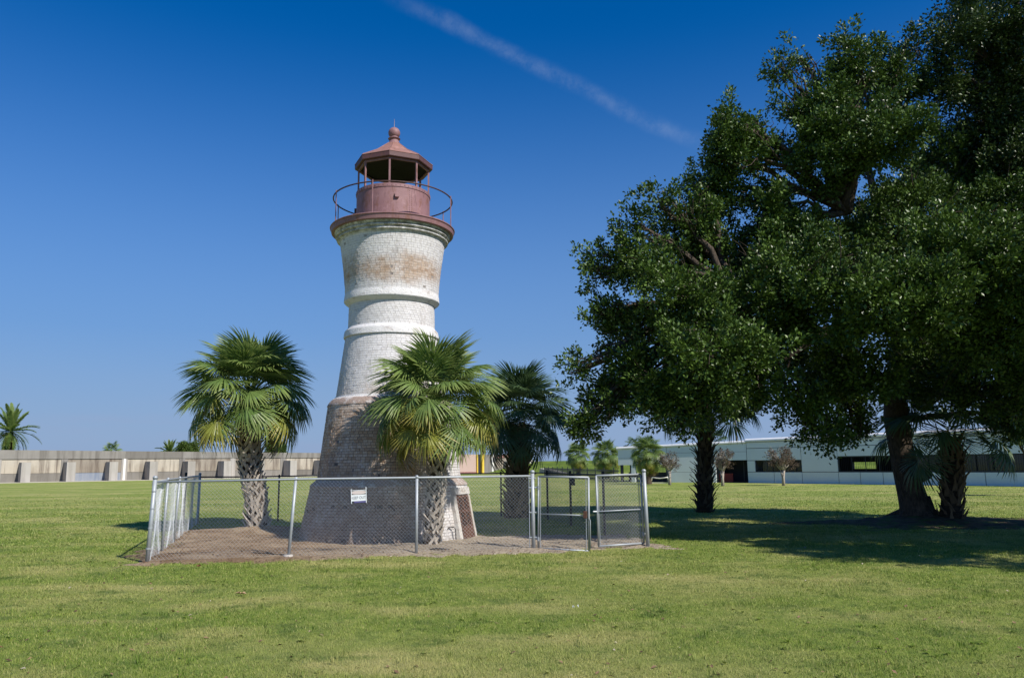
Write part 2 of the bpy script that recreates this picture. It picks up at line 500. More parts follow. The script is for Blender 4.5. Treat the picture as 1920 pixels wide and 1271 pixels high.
def bark(name, lo, hi, scale=(6, 6, 1.4), bump=1.0):
    m, g = mat(name); MT[name] = m
    p = g.pos()
    n = g.noise(p, 3.0, 7, 0.7, scale)
    c = g.mix(g.step(n, 0.3, 0.7), lo, hi)
    c = g.mix(g.math('MULTIPLY', g.step(g.noise(p, 2.2, 4), 0.55, 0.7), 0.4), c, tuple(x*1.5 for x in hi))
    g.surf(c, 0.95, g.bump(n, bump, 0.05), spec=0.1)
bark('oak_bark', (0.045, 0.036, 0.028), (0.125, 0.100, 0.078))
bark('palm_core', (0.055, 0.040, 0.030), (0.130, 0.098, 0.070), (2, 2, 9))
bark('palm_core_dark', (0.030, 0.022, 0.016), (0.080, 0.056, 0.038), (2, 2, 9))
bark('myrtle_bark', (0.30, 0.26, 0.22), (0.42, 0.37, 0.32), (5, 5, 1))

def boot_mat(name, lo, hi):
    m, g = mat(name); MT[name] = m
    o = g.obj(); r = g.rnd()
    c = g.mix(r, lo, hi)
    n = g.noise(o, 9, 5, 0.7, (1, 3, 1))
    c = g.mix(g.math('MULTIPLY', g.step(n, 0.45, 0.75), 0.55), c, tuple(x*0.35 for x in lo))
    g.surf(c, 0.95, g.bump(n, 0.7, 0.02), spec=0.1)
boot_mat('boot_grey', (0.33, 0.29, 0.245), (0.50, 0.45, 0.385))
boot_mat('boot_brown', (0.120, 0.080, 0.048), (0.260, 0.180, 0.110))
boot_mat('boot_dark', (0.075, 0.060, 0.045), (0.150, 0.118, 0.085))

def frond_mat(name, c0, c1, tip, tipamt, trans=0.38):
    m, g = mat(name); MT[name] = m
    r = g.rnd(); a = g.attr('along'); t = g.attr('tone')
    c = g.mix(r, c0, c1)
    c = g.mix(g.math('MULTIPLY', t, 0.45), c, tuple(x*0.62 for x in c0))
    c = g.mix(g.math('MULTIPLY', g.step(a, 0.45, 1.0), tipamt), c, tip)
    g.surf(c, 0.42, spec=0.45, translucent=trans)
frond_mat('frond_green', (0.135, 0.225, 0.055), (0.205, 0.300, 0.085), (0.33, 0.36, 0.105), 0.5)
frond_mat('frond_yellow', (0.215, 0.260, 0.042), (0.320, 0.325, 0.052), (0.46, 0.35, 0.10), 0.6)
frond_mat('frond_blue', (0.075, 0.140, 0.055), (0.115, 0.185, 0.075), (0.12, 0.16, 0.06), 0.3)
frond_mat('frond_dead', (0.22, 0.16, 0.085), (0.32, 0.24, 0.14), (0.26, 0.18, 0.10), 0.5, 0.1)

def leaf_mat(name, lo, hi, trans=0.22, rough=0.38):
    m, g = mat(name); MT[name] = m
    t = g.attr('tone'); p = g.pos()
    c = g.mix(t, lo, hi)
    c = g.mix(g.math('MULTIPLY', g.step(g.noise(p, 0.8, 3), 0.45, 0.7), 0.4), c, tuple(x*1.35 for x in hi))
    g.surf(c, rough, spec=0.34, translucent=trans)
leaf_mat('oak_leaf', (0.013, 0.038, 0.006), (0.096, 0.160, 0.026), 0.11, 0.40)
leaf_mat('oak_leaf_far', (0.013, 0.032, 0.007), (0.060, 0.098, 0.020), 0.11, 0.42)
leaf_mat('myrtle_leaf', (0.065, 0.046, 0.032), (0.125, 0.090, 0.060), 0.15, 0.7)
leaf_mat('tree_leaf', (0.050, 0.095, 0.015), (0.110, 0.165, 0.030), 0.25, 0.5)

# ------------------------------------------------------------------ ground
FO = np.array([-6.85, 15.0]); FU = np.array([0.9820, 0.1890]); FV = np.array([-0.1890, 0.9820])
def vnoise(x, y, s, seed=0):
    """cheap smooth value noise for numpy arrays"""
    x = np.asarray(x)*s; y = np.asarray(y)*s
    xi, yi = np.floor(x).astype(np.int64), np.floor(y).astype(np.int64)
    fx, fy = x-xi, y-yi
    fx = fx*fx*(3-2*fx); fy = fy*fy*(3-2*fy)
    def h(a, b):
        v = np.sin(a*127.1 + b*311.7 + seed*74.7)*43758.5453
        return v - np.floor(v)
    return (h(xi, yi)*(1-fx)+h(xi+1, yi)*fx)*(1-fy) + (h(xi, yi+1)*(1-fx)+h(xi+1, yi+1)*fx)*fy

def dirt_depth(x, y):
    """>0 inside the bare earth of the enclosure, in metres from its edge"""
    a = (x-FO[0])*FU[0] + (y-FO[1])*FU[1]
    b = (x-FO[0])*FV[0] + (y-FO[1])*FV[1]
    bmax = np.interp(a, [-0.5, 0.5, 3.5, 5.5, 7.0, 10.4], [8.2, 8.0, 6.8, 5.2, 3.4, 2.6])
    left = -0.25 - 0.30*np.clip(b, 0, 9)*0.35
    d = np.minimum(np.minimum(b + 0.42, bmax - b), np.minimum(a - left + 0.1, 10.15 - a))
    return d + (vnoise(x, y, 1.3, 1)-0.5)*0.6 + (vnoise(x, y, 5, 2)-0.5)*0.42
def oak_depth(x, y):
    d = 1.9 - np.hypot((x-11.8)/1.7, (y-22.3))
    return d + (vnoise(x, y, 0.8, 4)-0.5)*2.2 + (vnoise(x, y, 4, 5)-0.5)*0.6

gm = MB()
gm.v = [(-700, -60, 0), (700, -60, 0), (700, 900, 0), (-700, 900, 0)]
gm.f = [(0, 1, 2, 3)]
tag(gm.build('ground', MT['lawn']), kind='structure')

def dirt_sheet(name, x0, x1, y0, y1, st, fn, bumps, m):
    xs = np.arange(x0, x1, st); ys = np.arange(y0, y1, st)
    X, Y = np.meshgrid(xs, ys)
    d = fn(X, Y)
    Z = np.clip(d, -0.6, 0.5)*0.07 + (vnoise(X, Y, 3.5, 7)-0.5)*0.03 + (vnoise(X, Y, 9, 8)-0.5)*0.022 + bumps(X, Y)*np.clip(d*2, 0, 1)
    Z = np.where(d < -0.25, -0.05, Z)
    n, mm = len(xs), len(ys)
    V = np.stack([X, Y, Z], -1).reshape(-1, 3)
    i = np.arange(n-1)[None, :] + n*np.arange(mm-1)[:, None]
    idx = np.stack([i, i+1, i+1+n, i+n], -1).reshape(-1, 4)
    keep = (d.reshape(-1)[idx] > -0.5).any(1)
    o = fast_mesh(name, V, 4, m, smooth=True, idx=idx[keep])
    return tag(o, kind='structure')
dirt_sheet('bare_earth', -11.5, 4.4, 13.6, 25.5, 0.09, dirt_depth,
           lambda X, Y: 0.13*np.exp(-((X+6.9)**2+(Y-21.8)**2)/0.9) + 0.05*np.exp(-((X+1.8)**2+(Y-17.5)**2)/0.4), MT['dirt'])
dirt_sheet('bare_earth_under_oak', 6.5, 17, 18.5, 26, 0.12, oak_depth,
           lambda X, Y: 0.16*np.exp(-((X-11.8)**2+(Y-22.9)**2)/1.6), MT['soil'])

# grass blades, thinning out with distance
def make_grass():
    out, tone = [], []
    bands = [(6.0, 8.5, 4200, 0.0030, 0.030), (8.5, 11, 3100, 0.0038, 0.030), (11, 14, 2000, 0.0050, 0.031), (14, 18, 1150, 0.0068, 0.033),
             (18, 24, 480, 0.0105, 0.036), (24, 32, 200, 0.015, 0.038), (32, 44, 80, 0.021, 0.038), (44, 62, 34, 0.028, 0.036)]
    for y0, y1, dens, w, hgt in bands:
        half = 0.70*y1 + 0.8
        n = int(dens*(y1-y0)*2*half)
        x = rng.uniform(-half, half, n); y = rng.uniform(y0, y1, n)
        keep = np.abs(x) < 0.70*y + 0.8
        x, y = x[keep], y[keep]
        keep = rng.random(len(x)) < np.clip((60-y)/30, 0.0, 1)
        x, y = x[keep], y[keep]
        dd = np.maximum(dirt_depth(x, y), oak_depth(x, y))
        keep = rng.random(len(x)) < np.clip(0.5 - dd*2.2, 0.012, 1)
        keep &= rng.random(len(x)) < (0.45 + 0.75*vnoise(x, y, 2.6, 3))
        keep &= np.hypot(x+3.1, y-19.85) > 2.2
        x, y = x[keep], y[keep]
        n = len(x)
        az = rng.uniform(0, 2*pi, n)
        lean = rng.uniform(0.15, 1.15, n)
        cl = vnoise(x, y, 2.4, 9)*vnoise(x, y, 0.7, 12)
        h = hgt*rng.uniform(0.45, 1.35, n)*(0.70+0.45*vnoise(x, y, 0.9, 6)+1.5*np.clip(cl-0.38, 0, 1))
        ww = w*rng.uniform(0.6, 1.3, n)
        a2 = az + rng.uniform(-0.6, 0.6, n) + pi/2
        b = np.stack([x, y, np.zeros(n)-0.004], -1)
        sd = np.stack([np.cos(a2), np.sin(a2), np.zeros(n)], -1)*ww[:, None]
        tip = b + np.stack([np.cos(az)*h*lean, np.sin(az)*h*lean, h], -1)
        out.append(np.stack([b-sd, b+sd, tip], 1).reshape(-1, 3))
        tone.append(rng.random(n))
    # broad-leaved weeds and a few taller tufts among the blades
    nw = 240
    wy = 6.4 + 11*rng.random(nw)**1.4; wx = rng.uniform(-0.68, 0.68, nw)*wy
    for i in range(nw):
        if dirt_depth(wx[i], wy[i]) > -0.2:
            continue
        tall = rng.random() < 0.5
        nb = 14 if tall else 8
        az = rng.uniform(0, 2*pi, nb)
        h = rng.uniform(.045, .085, nb) if tall else rng.uniform(.018, .03, nb)
        le = rng.uniform(.1, .6, nb) if tall else rng.uniform(1.0, 2.2, nb)
        w = np.full(nb, .004 if tall else .011)
        px = wx[i]+rng.normal(0, .03 if tall else .012, nb); py = wy[i]+rng.normal(0, .03 if tall else .012, nb)
        b = np.stack([px, py, np.zeros(nb)+.004], -1)
        a2 = az+pi/2
        sd = np.stack([np.cos(a2), np.sin(a2), np.zeros(nb)], -1)*w[:, None]
        tip = b + np.stack([np.cos(az)*h*le, np.sin(az)*h*le, h], -1)
        mid_ = (b+tip)/2 + np.array([0, 0, .006])
        out.append(np.stack([b, mid_+sd, mid_-sd, tip, mid_-sd, mid_+sd], 1).reshape(-1, 3))
        tone.append(np.repeat(0.15+rng.random(nb)*0.3, 2))
    V = np.concatenate(out)
    tag(fast_mesh('grass', V, 3, MT['blade'], attrs={'tone': ('FACE', np.concatenate(tone))}), kind='stuff')
make_grass()

def make_litter():
    n = 7600
    x = rng.uniform(-10.5, 3.5, n); y = rng.uniform(14.2, 24, n)
    m_ = 900
    y[:m_] = 6.5 + 20*rng.random(m_)**1.5; x[:m_] = rng.uniform(-.7, .7, m_)*y[:m_]
    d = dirt_depth(x, y)
    k = ((d > -0.25) & (rng.random(n) < np.where(d < 0.5, 1.0, 0.5))) | (np.arange(n) < m_)
    x, y, d = x[k], y[k], d[k]; n = len(x)
    a = rng.uniform(0, 2*pi, n); s = rng.uniform(0.008, 0.034, n)
    z = np.clip(d, -0.1, 0.5)*0.07 + 0.02 + 0.13*np.exp(-((x+6.9)**2+(y-21.8)**2)/0.9)
    c = np.stack([x, y, z], -1)
    u = np.stack([np.cos(a), np.sin(a), rng.uniform(-.4, .5, n)], -1)*s[:, None]
    w = np.stack([-np.sin(a), np.cos(a), rng.uniform(-.4, .6, n)], -1)*s[:, None]*rng.uniform(.25, .7, n)[:, None]
    V = np.stack([c-u, c+w, c+u, c-w+np.array([0, 0, .008])], 1).reshape(-1, 3)
    tag(fast_mesh('leaf_litter', V, 4, MT['litter'], attrs={'tone': ('FACE', rng.random(n))}), kind='stuff')
make_litter()

# ------------------------------------------------------------------ levee, path, ramp
def ribbon(name, line, prof, m, smooth=True):
    V, F = [], []
    n = len(prof)
    for i, (x, y) in enumerate(line):
        a = Vector(line[max(i-1, 0)]); b = Vector(line[min(i+1, len(line)-1)])
        t = (b-a).normalized(); nn = Vector((t.y, -t.x))
        for o, z in prof:
            V.append((x+nn.x*o, y+nn.y*o, z))
    for i in range(len(line)-1):
        for k in range(n-1):
            F.append((i*n+k, i*n+k+1, (i+1)*n+k+1, (i+1)*n+k))
    return link_mesh(name, V, F, m, None, smooth)
tag(ribbon('levee', [(-60, 205), (-20, 186), (8, 168), (40, 146), (80, 126), (150, 106), (400, 70)],
       [(16, -0.3), (14.5, 0.0), (9, 1.1), (3, 2.1), (0, 2.25), (-4, 2.2), (-18, -0.3)], MT['levee']), kind='structure')
WA = np.array([-70.37, 108.6]); WU = np.array([0.7861, 0.6181])
wang = math.atan2(WU[1], WU[0])
wt = lambda s, o=0.0: (WA[0]+WU[0]*s + WU[1]*o, WA[1]+WU[1]*s - WU[0]*o)
pth = MB(); a, b, c, d = wt(-60, 4.6), wt(96, 4.6), wt(96, -0.5), wt(-60, -0.5)
pth.hexa([(*a, -0.1), (*b, -0.1), (*c, -0.1), (*d, -0.1), (*a, 0.05), (*b, 0.05), (*c, 0.05), (*d, 0.05)])
tag(pth.build('path', MT['path_concrete']), kind='structure')
rp = MB()
rp.hexa([(4.9, 150, -0.2), (8.6, 135, -0.2), (9.6, 136, -0.2), (7.0, 151, -0.2), (4.9, 150, 0.85), (8.6, 135, 0.03), (9.6, 136, 0.03), (7.0, 151, 0.85)])
tag(rp.build('ramp', MT['path_concrete']), kind='structure')
mk = MB().box(4.5, 19, 54.6, 60.9, -0.1, 0.0)

# ------------------------------------------------------------------ lighthouse
TX, TY = -3.1, 19.85
LH = tag(empty('lighthouse', (TX, TY, 0)), 'whitewashed brick lighthouse with a red iron lantern, between the palms inside the fence', 'lighthouse')
PROF = [(0.0, 2.18), (1.255, 1.925), (1.255, 1.925), (1.415, 1.776), (1.415, 1.776), (3.20, 1.560), (3.20, 1.560), (3.385, 1.40), (3.385, 1.378), (4.96, 1.172)]
def prof_r(z, seg):
    (z0, r0), (z1, r1) = seg
    return r0 + (r1-r0)*(z-z0)/(z1-z0)
DOOR_A = rad(-90+67)       # angle of the doorway round the tower
SEGS = [((0.0, 2.18), (1.255, 1.925), 0.0660, 0.117), ((1.415, 1.772), (3.19, 1.562), 0.0660, 0.117), ((3.40, 1.370), (4.915, 1.170), 0.0600, 0.117),
        ((5.175, 1.104), (5.76, 1.094), 0.0600, 0.117)]
def upper_r(z):
    return float(np.interp(z, [5.86, 6.21, 6.67, 7.08, 7.425, 7.54], [1.190, 1.206, 1.250, 1.303, 1.357, 1.38]))
front_list = []
BV, BT = [], []
def add_course(z0, z1, ra, rb, n, phase, gap, jit):
    """bricks of one course; returns arrays (n,8,3)"""
    k = np.arange(n)
    ang = phase + 2*pi*k/n
    half = pi/n*(1-gap) * (1+rng.uniform(-0.03, 0.015, n))
    jo = rng.normal(0, jit, n)
    jz = rng.normal(0, 0.0009, n)
    P = np.zeros((n, 8, 3))
    for q, (sa, out, top) in enumerate([(-1, 0, 0), (1, 0, 0), (1, 1, 0), (-1, 1, 0), (-1, 0, 1), (1, 0, 1), (1, 1, 1), (-1, 1, 1)]):
        a = ang + sa*half
        rr = (rb if top else ra) + (jo if out else -0.05)
        P[:, q, 0] = rr*np.cos(a); P[:, q, 1] = rr*np.sin(a)
        P[:, q, 2] = (z1 if top else z0) + jz
    return ang, P
BF = np.array([(2, 3, 7, 6), (4, 5, 6, 7), (3, 2, 1, 0), (0, 4, 7, 3), (1, 2, 6, 5)])   # outer face, top, bottom, two ends
def in_door(a, z):
    d = (a - DOOR_A + pi) % (2*pi) - pi
    return (np.abs(d) < 0.30/2.1 + 0.01) & (z < 1.02)
singles = []
def lay(z0, z1, rf, pitch, bw, pick=False):
    nc = int(round((z1-z0)/pitch))
    pt = (z1-z0)/nc
    for i in range(nc):
        low = z1 < 3.3
        gz = 0.0040 if low else 0.0024
        za, zb = z0+i*pt+gz, z0+(i+1)*pt-gz
        ra, rb = rf(za), rf(zb)
        n = int(round(2*pi*ra/bw))
        ang, P = add_course(za, zb, ra, rb, n, (i % 2)*pi/n + 0.13*i, 0.07 if low else 0.045, 0.0026 if low else 0.0013)
        ok = ~in_door(ang, (za+zb)/2)
        if pick:
            d = (ang + rad(90) - rad(-9) + pi) % (2*pi) - pi      # 0 = towards the camera
            near = np.abs(d) < rad(25.5)
            for j in np.where(near & ok)[0]:
                singles.append((abs(d[j]), i, ang[j], P[j]))
            ok &= ~near
        BV.append(P[ok].reshape(-1, 8, 3)); BT.append(rng.random(ok.sum()))
for s0, s1, pitch, bw in SEGS:
    lay(s0[0], s1[0], lambda z, s0=s0, s1=s1: prof_r(z, (s0, s1)), pitch, bw, pick=(s0[0] == 0.0))
lay(6.05, 7.425, upper_r, 0.060, 0.117)
singles.sort(key=lambda t: t[0])
for q in singles[300:]:
    BV.append(q[3].reshape(1, 8, 3)); BT.append(rng.random(1))
BV = np.concatenate(BV); BT = np.concatenate(BT)
idx = (np.arange(len(BV))[:, None, None]*8 + BF[None]).reshape(-1)
o = fast_mesh('brickwork', BV.reshape(-1, 3), 4, MT['brick_mass'], LH, {'tone': ('FACE', np.repeat(BT, 5))}, idx=idx)
o['kind'] = 'stuff'
proto = {}
for _, i, a, P in singles[:300]:
    if i not in proto:
        ca, sa = math.cos(-a), math.sin(-a)
        V = [(x*ca-y*sa, x*sa+y*ca, z) for x, y, z in P]
        me = bpy.data.meshes.new('brick'); me.from_pydata(V, [], [tuple(f) for f in BF]); me.materials.append(MT['brick_single'])
        proto[i] = me
    b = link_obj('brick', proto[i], LH)
    b.rotation_euler = (0, 0, a)
    b.location = (random.gauss(0, .002), random.gauss(0, .002), random.gauss(0, .001))
# mortar core just behind the brick faces
cp = []
for s0, s1, _, _ in SEGS:
    q = 0.0065 if s1[0] < 3.3 else 0.004
    cp += [(s0[1]-q, s0[0]), (s1[1]-q, s1[0])]
zz = [6.02, 6.25, 6.7, 7.1, 7.44, 7.6]
cp += [(upper_r(z)-0.004, z) for z in zz]
core = MB().lathe(cp, 160, skip=None).build('mortar', MT['mortar'], LH, True)
# rendered ledges and mouldings
def ring(name, prof, m, n=128, smooth=25):
    o = MB().lathe(prof, n).build(name, m, LH)
    return smooth_by_angle(o, smooth)
ring('shoulder', [(1.90, 1.245), (1.945, 1.250), (1.940, 1.275), (1.90, 1.315), (1.84, 1.365), (1.79, 1.412), (1.70, 1.425)], MT['render'])
ring('shoulder', [(1.53, 3.180), (1.575, 3.186), (1.572, 3.215), (1.545, 3.265), (1.50, 3.325), (1.445, 3.375), (1.40, 3.395), (1.392, 3.425), (1.34, 3.43)], MT['render'])
ring('moulding', [(r_, z_-.07) for r_, z_ in ((1.13, 4.985), (1.200, 4.990), (1.212, 5.005), (1.205, 5.09), (1.190, 5.16), (1.150, 5.205), (1.115, 5.245), (1.07, 5.25))], MT['render'])
ring('moulding', [(r_, z_-.04) for r_, z_ in ((1.06, 5.795), (1.100, 5.800), (1.150, 5.845), (1.205, 5.885), (1.222, 5.91), (1.222, 5.96), (1.212, 6.04), (1.205, 6.09), (1.16, 6.095))], MT['render'])
ring('cornice', [(r_, 7.42+(z_-7.435)*.72) for r_, z_ in ((1.33, 7.435), (1.372, 7.440), (1.385, 7.485), (1.415, 7.495), (1.440, 7.520), (1.440, 7.555), (1.415, 7.580), (1.412, 7.600), (1.445, 7.612), (1.480, 7.640),
                 (1.480, 7.672), (1.450, 7.700), (1.450, 7.715), (1.475, 7.722), (1.50, 7.76), (1.505, 7.80), (1.2, 7.80))], MT['render'])
# gallery
ring('gallery_deck', [(r_, z_-.115) for r_, z_ in ((1.44, 7.790), (1.565, 7.792), (1.580, 7.800), (1.600, 7.905), (1.618, 7.912), (1.622, 7.930), (1.610, 7.945), (0.90, 7.965))], MT['red_paint'])
drum = ring('lantern_drum', [(0.952, 7.83), (0.985, 7.835), (0.985, 7.865), (0.957, 7.87), (0.957, 8.705), (0.972, 8.710), (0.972, 8.795), (0.960, 8.802), (0.80, 8.805), (0.80, 7.88)], MT['red_paint'])
rv = MB()
for k in range(56):
    a = 2*pi*k/56
    rv.box(-0.008, 0.008, -0.982, -0.966, 8.745, 8.761)
    for q in range(-8, 0):
        x, y, z = rv.v[q]
        rv.v[q] = (x*math.cos(a)-y*math.sin(a), x*math.sin(a)+y*math.cos(a), z)
for zz in np.arange(7.92, 8.68, 0.055):
    for da in (0.60, 0.66):
        a = da
        rv.box(-0.007, 0.007, -0.967, -0.950, zz, zz+0.014)
        for q in range(-8, 0):
            x, y, z = rv.v[q]
            rv.v[q] = (x*math.cos(a)-y*math.sin(a), x*math.sin(a)+y*math.cos(a), z)
rv.build('rivets', MT['red_paint'], drum)
br = MB().box(-0.05, 0.05, -1.02, -0.95, 8.42, 8.46).box(-0.05, -0.02, -1.02, -0.95, 8.46, 8.52).box(-0.02, 0.05, -0.975, -0.95, 8.46, 8.52).build('bracket', MT['red_paint'], drum)
br.rotation_euler = (0, 0, rad(14))
br = MB().box(-0.06, 0.06, -1.03, -0.95, 8.22, 8.46).build('bracket', MT['dark_iron'], drum)
br.rotation_euler = (0, 0, rad(-94))
# lantern posts, beam, roof
OA = rad(-90+2.5)
for k in range(8):
    a = OA + k*pi/4
    ps = MB().box(-0.021, 0.021, -0.021, 0.021, 8.80, 9.50).build('lantern_post', MT['red_paint'], LH)
    ps.location = (0.925*math.cos(a), 0.925*math.sin(a), 0)
    ps.rotation_euler = (0, 0, a)
    bm_ = MB()
    a2 = a + pi/4
    p0, p1 = Vector((0.925*math.cos(a), 0.925*math.sin(a), 9.455)), Vector((0.925*math.cos(a2), 0.925*math.sin(a2), 9.455))
    dr = (p1-p0).normalized(); nn = Vector((dr.y, -dr.x, 0))
    bm_.strip(p0, p1, 0.05, 0.05, nn, (0, 0, 1), 0.045)
    bm_.build('lantern_beam', MT['red_paint'], LH)
roof = MB()
roof.lathe([(1.040, 9.635), (1.042, 9.646), (1.025, 9.658), (0.55, 9.93), (0.17, 10.235)], 8, a0=OA)
ro = roof.build('roof', MT['red_roof'], LH)
MB().lathe([(0.05, 9.54), (0.89, 9.54), (0.905, 9.502), (0.90, 9.495), (0.03, 9.53)], 8, a0=OA).build('ceiling', MT['ceiling_black'], ro)
MB().lathe([(0.90, 9.505), (1.020, 9.505), (1.032, 9.52), (1.032, 9.634), (0.9, 9.634)], 8, a0=OA).build('fascia', MT['fascia_red'], ro)
ri = MB()
for k in range(8):
    a = OA + k*pi/4
    ri.tube([(1.025*math.cos(a), 1.025*math.sin(a), 9.658), (.55*math.cos(a), .55*math.sin(a), 9.93), (0.17*math.cos(a), 0.17*math.sin(a), 10.235)], 0.010, 5)
ri.build('ridge', MT['red_roof'], ro)
fin = MB().lathe([(0.185, 10.195), (0.165, 10.23), (0.135, 10.29), (0.118, 10.345), (0.150, 10.36), (0.165, 10.378), (0.150, 10.395), (0.112, 10.40), (0.112, 10.415)] +
                 [(0.158*math.sin(t), 10.545-0.158*math.cos(t)) for t in np.linspace(0.75, pi-0.02, 16)], 32).build('finial', MT['red_paint'], ro)
smooth_by_angle(fin, 40)
MB().tube([(0, 0, 10.69), (0, 0, 10.95)], [0.008, 0.004], 6).build('lightning_rod', MT['rod_metal'], ro)
# gallery rail
rail = MB().tube([(1.55*math.cos(t), 1.55*math.sin(t), 8.625) for t in np.linspace(0, 2*pi, 73)], 0.019, 8, False).build('railing', MT['dark_iron'], LH, True)
for dg in (-10, -58, -102, -150, 80, 128, 172):
    a = rad(-90+dg)
    MB().tube([(1.565*math.cos(a), 1.565*math.sin(a), 7.81), (1.565*math.cos(a), 1.565*math.sin(a), 8.67)], 0.013, 6).build('stanchion', MT['red_paint'], rail)
# rusty iron door, set in the sloping plinth
dw, dh = 0.60, 1.02
slope = (2.18-1.925)/1.255
dn = empty('door_frame_anchor')
bpy.data.objects.remove(dn)
door = MB()
door.box(-dw/2, dw/2, -0.01, 0.0, 0.0, dh)  # dark backing sheet, stands in for the shaded recess behind the lattice
door = door.build('door', MT['dark_frame'], LH)
door.location = (2.165*math.cos(DOOR_A), 2.165*math.sin(DOOR_A), 0.02)
door.rotation_euler = Matrix.Rotation(DOOR_A+pi/2, 3, 'Z').to_euler()
door.rotation_euler = (-math.atan(slope), 0, DOOR_A+pi/2)
for x0, x1, z0, z1 in ((-dw/2, -dw/2+0.07, 0, dh), (dw/2-0.07, dw/2, 0, dh), (-dw/2+0.07, dw/2-0.07, 0, 0.30), (-dw/2+0.07, dw/2-0.07, dh-0.07, dh), (-dw/2+0.07, dw/2-0.07, 0.60, 0.66), (-0.03, 0.03, 0.30, dh-0.07)):
    MB().box(x0, x1, -0.055, -0.01, z0, z1).build('door_rail', MT['rust'], door)
for z0 in (0.30, 0.42, 0.54, 0.66, 0.78, 0.90):
    for sx in (-1, 1):
        MB().strip((sx*0.05, -0.03, z0-0.02), (sx*0.22, -0.03, z0+0.10), 0.022, 0.022, (0, 0, 1), (0, -1, 0), 0.02).build('door_bar', MT['rust'], door)
        MB().strip((sx*0.22, -0.03, z0-0.02), (sx*0.05, -0.03, z0+0.10), 0.022, 0.022, (0, 0, 1), (0, -1, 0), 0.016).build('door_bar', MT['rust'], door)
bd = MB().box(0.32, 0.40, -0.06, -0.02, 0.0, 1.0).build('door_jamb', MT['boot_grey'], door)
lin = MB()
lin.box(-0.40, 0.38, -0.085, 0.12, dh+0.005, dh+0.17)
lin = lin.build('lintel', MT['old_plaster'], LH)
lin.location = door.location
lin.rotation_euler = door.rotation_euler
jam = MB().box(-dw/2-0.16, -dw/2-0.01, -0.05, 0.08, 0.0, dh).build('door_jamb', MT['old_plaster'], LH)
jam.location = door.location; jam.rotation_euler = door.rotation_euler

# ------------------------------------------------------------------ palms
def frond_mesh(name, m, Lp, L, n, span, droop, fold, tipd, seed, arch=0.0, hub=0.4):
    r = np.random.default_rng(seed)
    V, F, al, tn = [], [], [], []
    def P(r_):    # point on the midrib at distance r_ from the hub
        return np.array([Lp + r_*math.cos(droop*r_), 0, -arch*0.5 - r_*math.sin(droop*r_*0.9)])
    # petiole
    st = 4
    for i in range(st+1):
        u = i/st
        w = 0.030*(1-u)+0.014*u
        z = -arch*0.5*u*u
        V += [(Lp*u, -w, z), (Lp*u, w, z), (Lp*u, 0, z-0.022)]
        al += [0, 0, 0]; tn += [0.2]*3
    for i in range(st):
        a = i*3
        F += [(a, a+1, a+4, a+3), (a+1, a+2, a+5, a+4), (a+2, a, a+3, a+5)]
    dth = span/n
    for i in range(n):
        th = -span/2 + dth*(i+0.5) + r.uniform(-.03, .03)
        root = 0.30*L*max(0.0, 1-abs(th)/1.7)
        o = P(root)
        ln = L*(0.80+0.20*math.cos(th))*r.uniform(0.88, 1.07) - root*0.55
        tw = r.uniform(-0.25, 0.25)
        tone = r.random()
        tilt = r.uniform(-0.05, 0.05)
        ca, sa = math.cos(th), math.sin(th)
        dr = hub + droop*root
        prev = None
        for k, u in enumerate((0.06, 0.56, 0.82, 1.0)):
            d = ln*u
            lim = 0.56*ln
            w = min(d, lim)*math.tan(dth/2)*1.12
            if u > 0.56:
                w *= {0.82: 0.58, 1.0: 0.0}[u]
            x = d*ca; y = d*sa
            z = -fold*abs(y)*0.6 - tipd*ln*max(0, u-0.35)**2 + tilt*d
            # bend with the midrib
            xx = x*math.cos(dr) + z*math.sin(dr); zz = -x*math.sin(dr)*(0.5+0.5*u) + z*math.cos(dr)
            c = o + np.array([xx, y, zz])
            side = np.array([-sa*math.cos(tw), ca*math.cos(tw), math.sin(tw)])
            b = len(V)
            if w > 0:
                V += [tuple(c-side*w), tuple(c+np.array([0, 0, w*0.55])), tuple(c+side*w)]
                al += [u]*3; tn += [tone]*3
            else:
                V.append(tuple(c)); al.append(u); tn.append(tone)
            if prev is not None:
                if w > 0:
                    F += [(prev, prev+1, b+1, b), (prev+1, prev+2, b+2, b+1)]
                else:
                    F += [(prev, prev+1, b), (prev+1, prev+2, b)]
            prev = b
    me = bpy.data.meshes.new(name)
    me.from_pydata(V, [], F)
    me.materials.append(m)
    for k, arr in (('along', al), ('tone', tn)):
        a = me.attributes.new(k, 'FLOAT', 'POINT'); a.data.foreach_set('value', np.asarray(arr, np.float32))
    return me

FR = {}
for key, mm in (('green', 'frond_green'), ('yellow', 'frond_yellow'), ('blue', 'frond_blue'), ('dead', 'frond_dead')):
    FR[key] = {
        'young': [frond_mesh('frond', MT[mm], 0.70, 1.12, 42, rad(225), 0.30, 0.05, 0.12, 10+i, 0.05, 0.42) for i in range(2)],
        'mid': [frond_mesh('frond', MT[mm], 0.90, 1.02, 46, rad(280), 0.60, 0.08, 0.20, 20+i, 0.16, 0.75) for i in range(3)],
        'old': [frond_mesh('frond', MT[mm], 1.05, 0.95, 46, rad(290), 0.45, 0.12, 0.32, 30+i, 0.20, 0.95) for i in range(3)],
    }

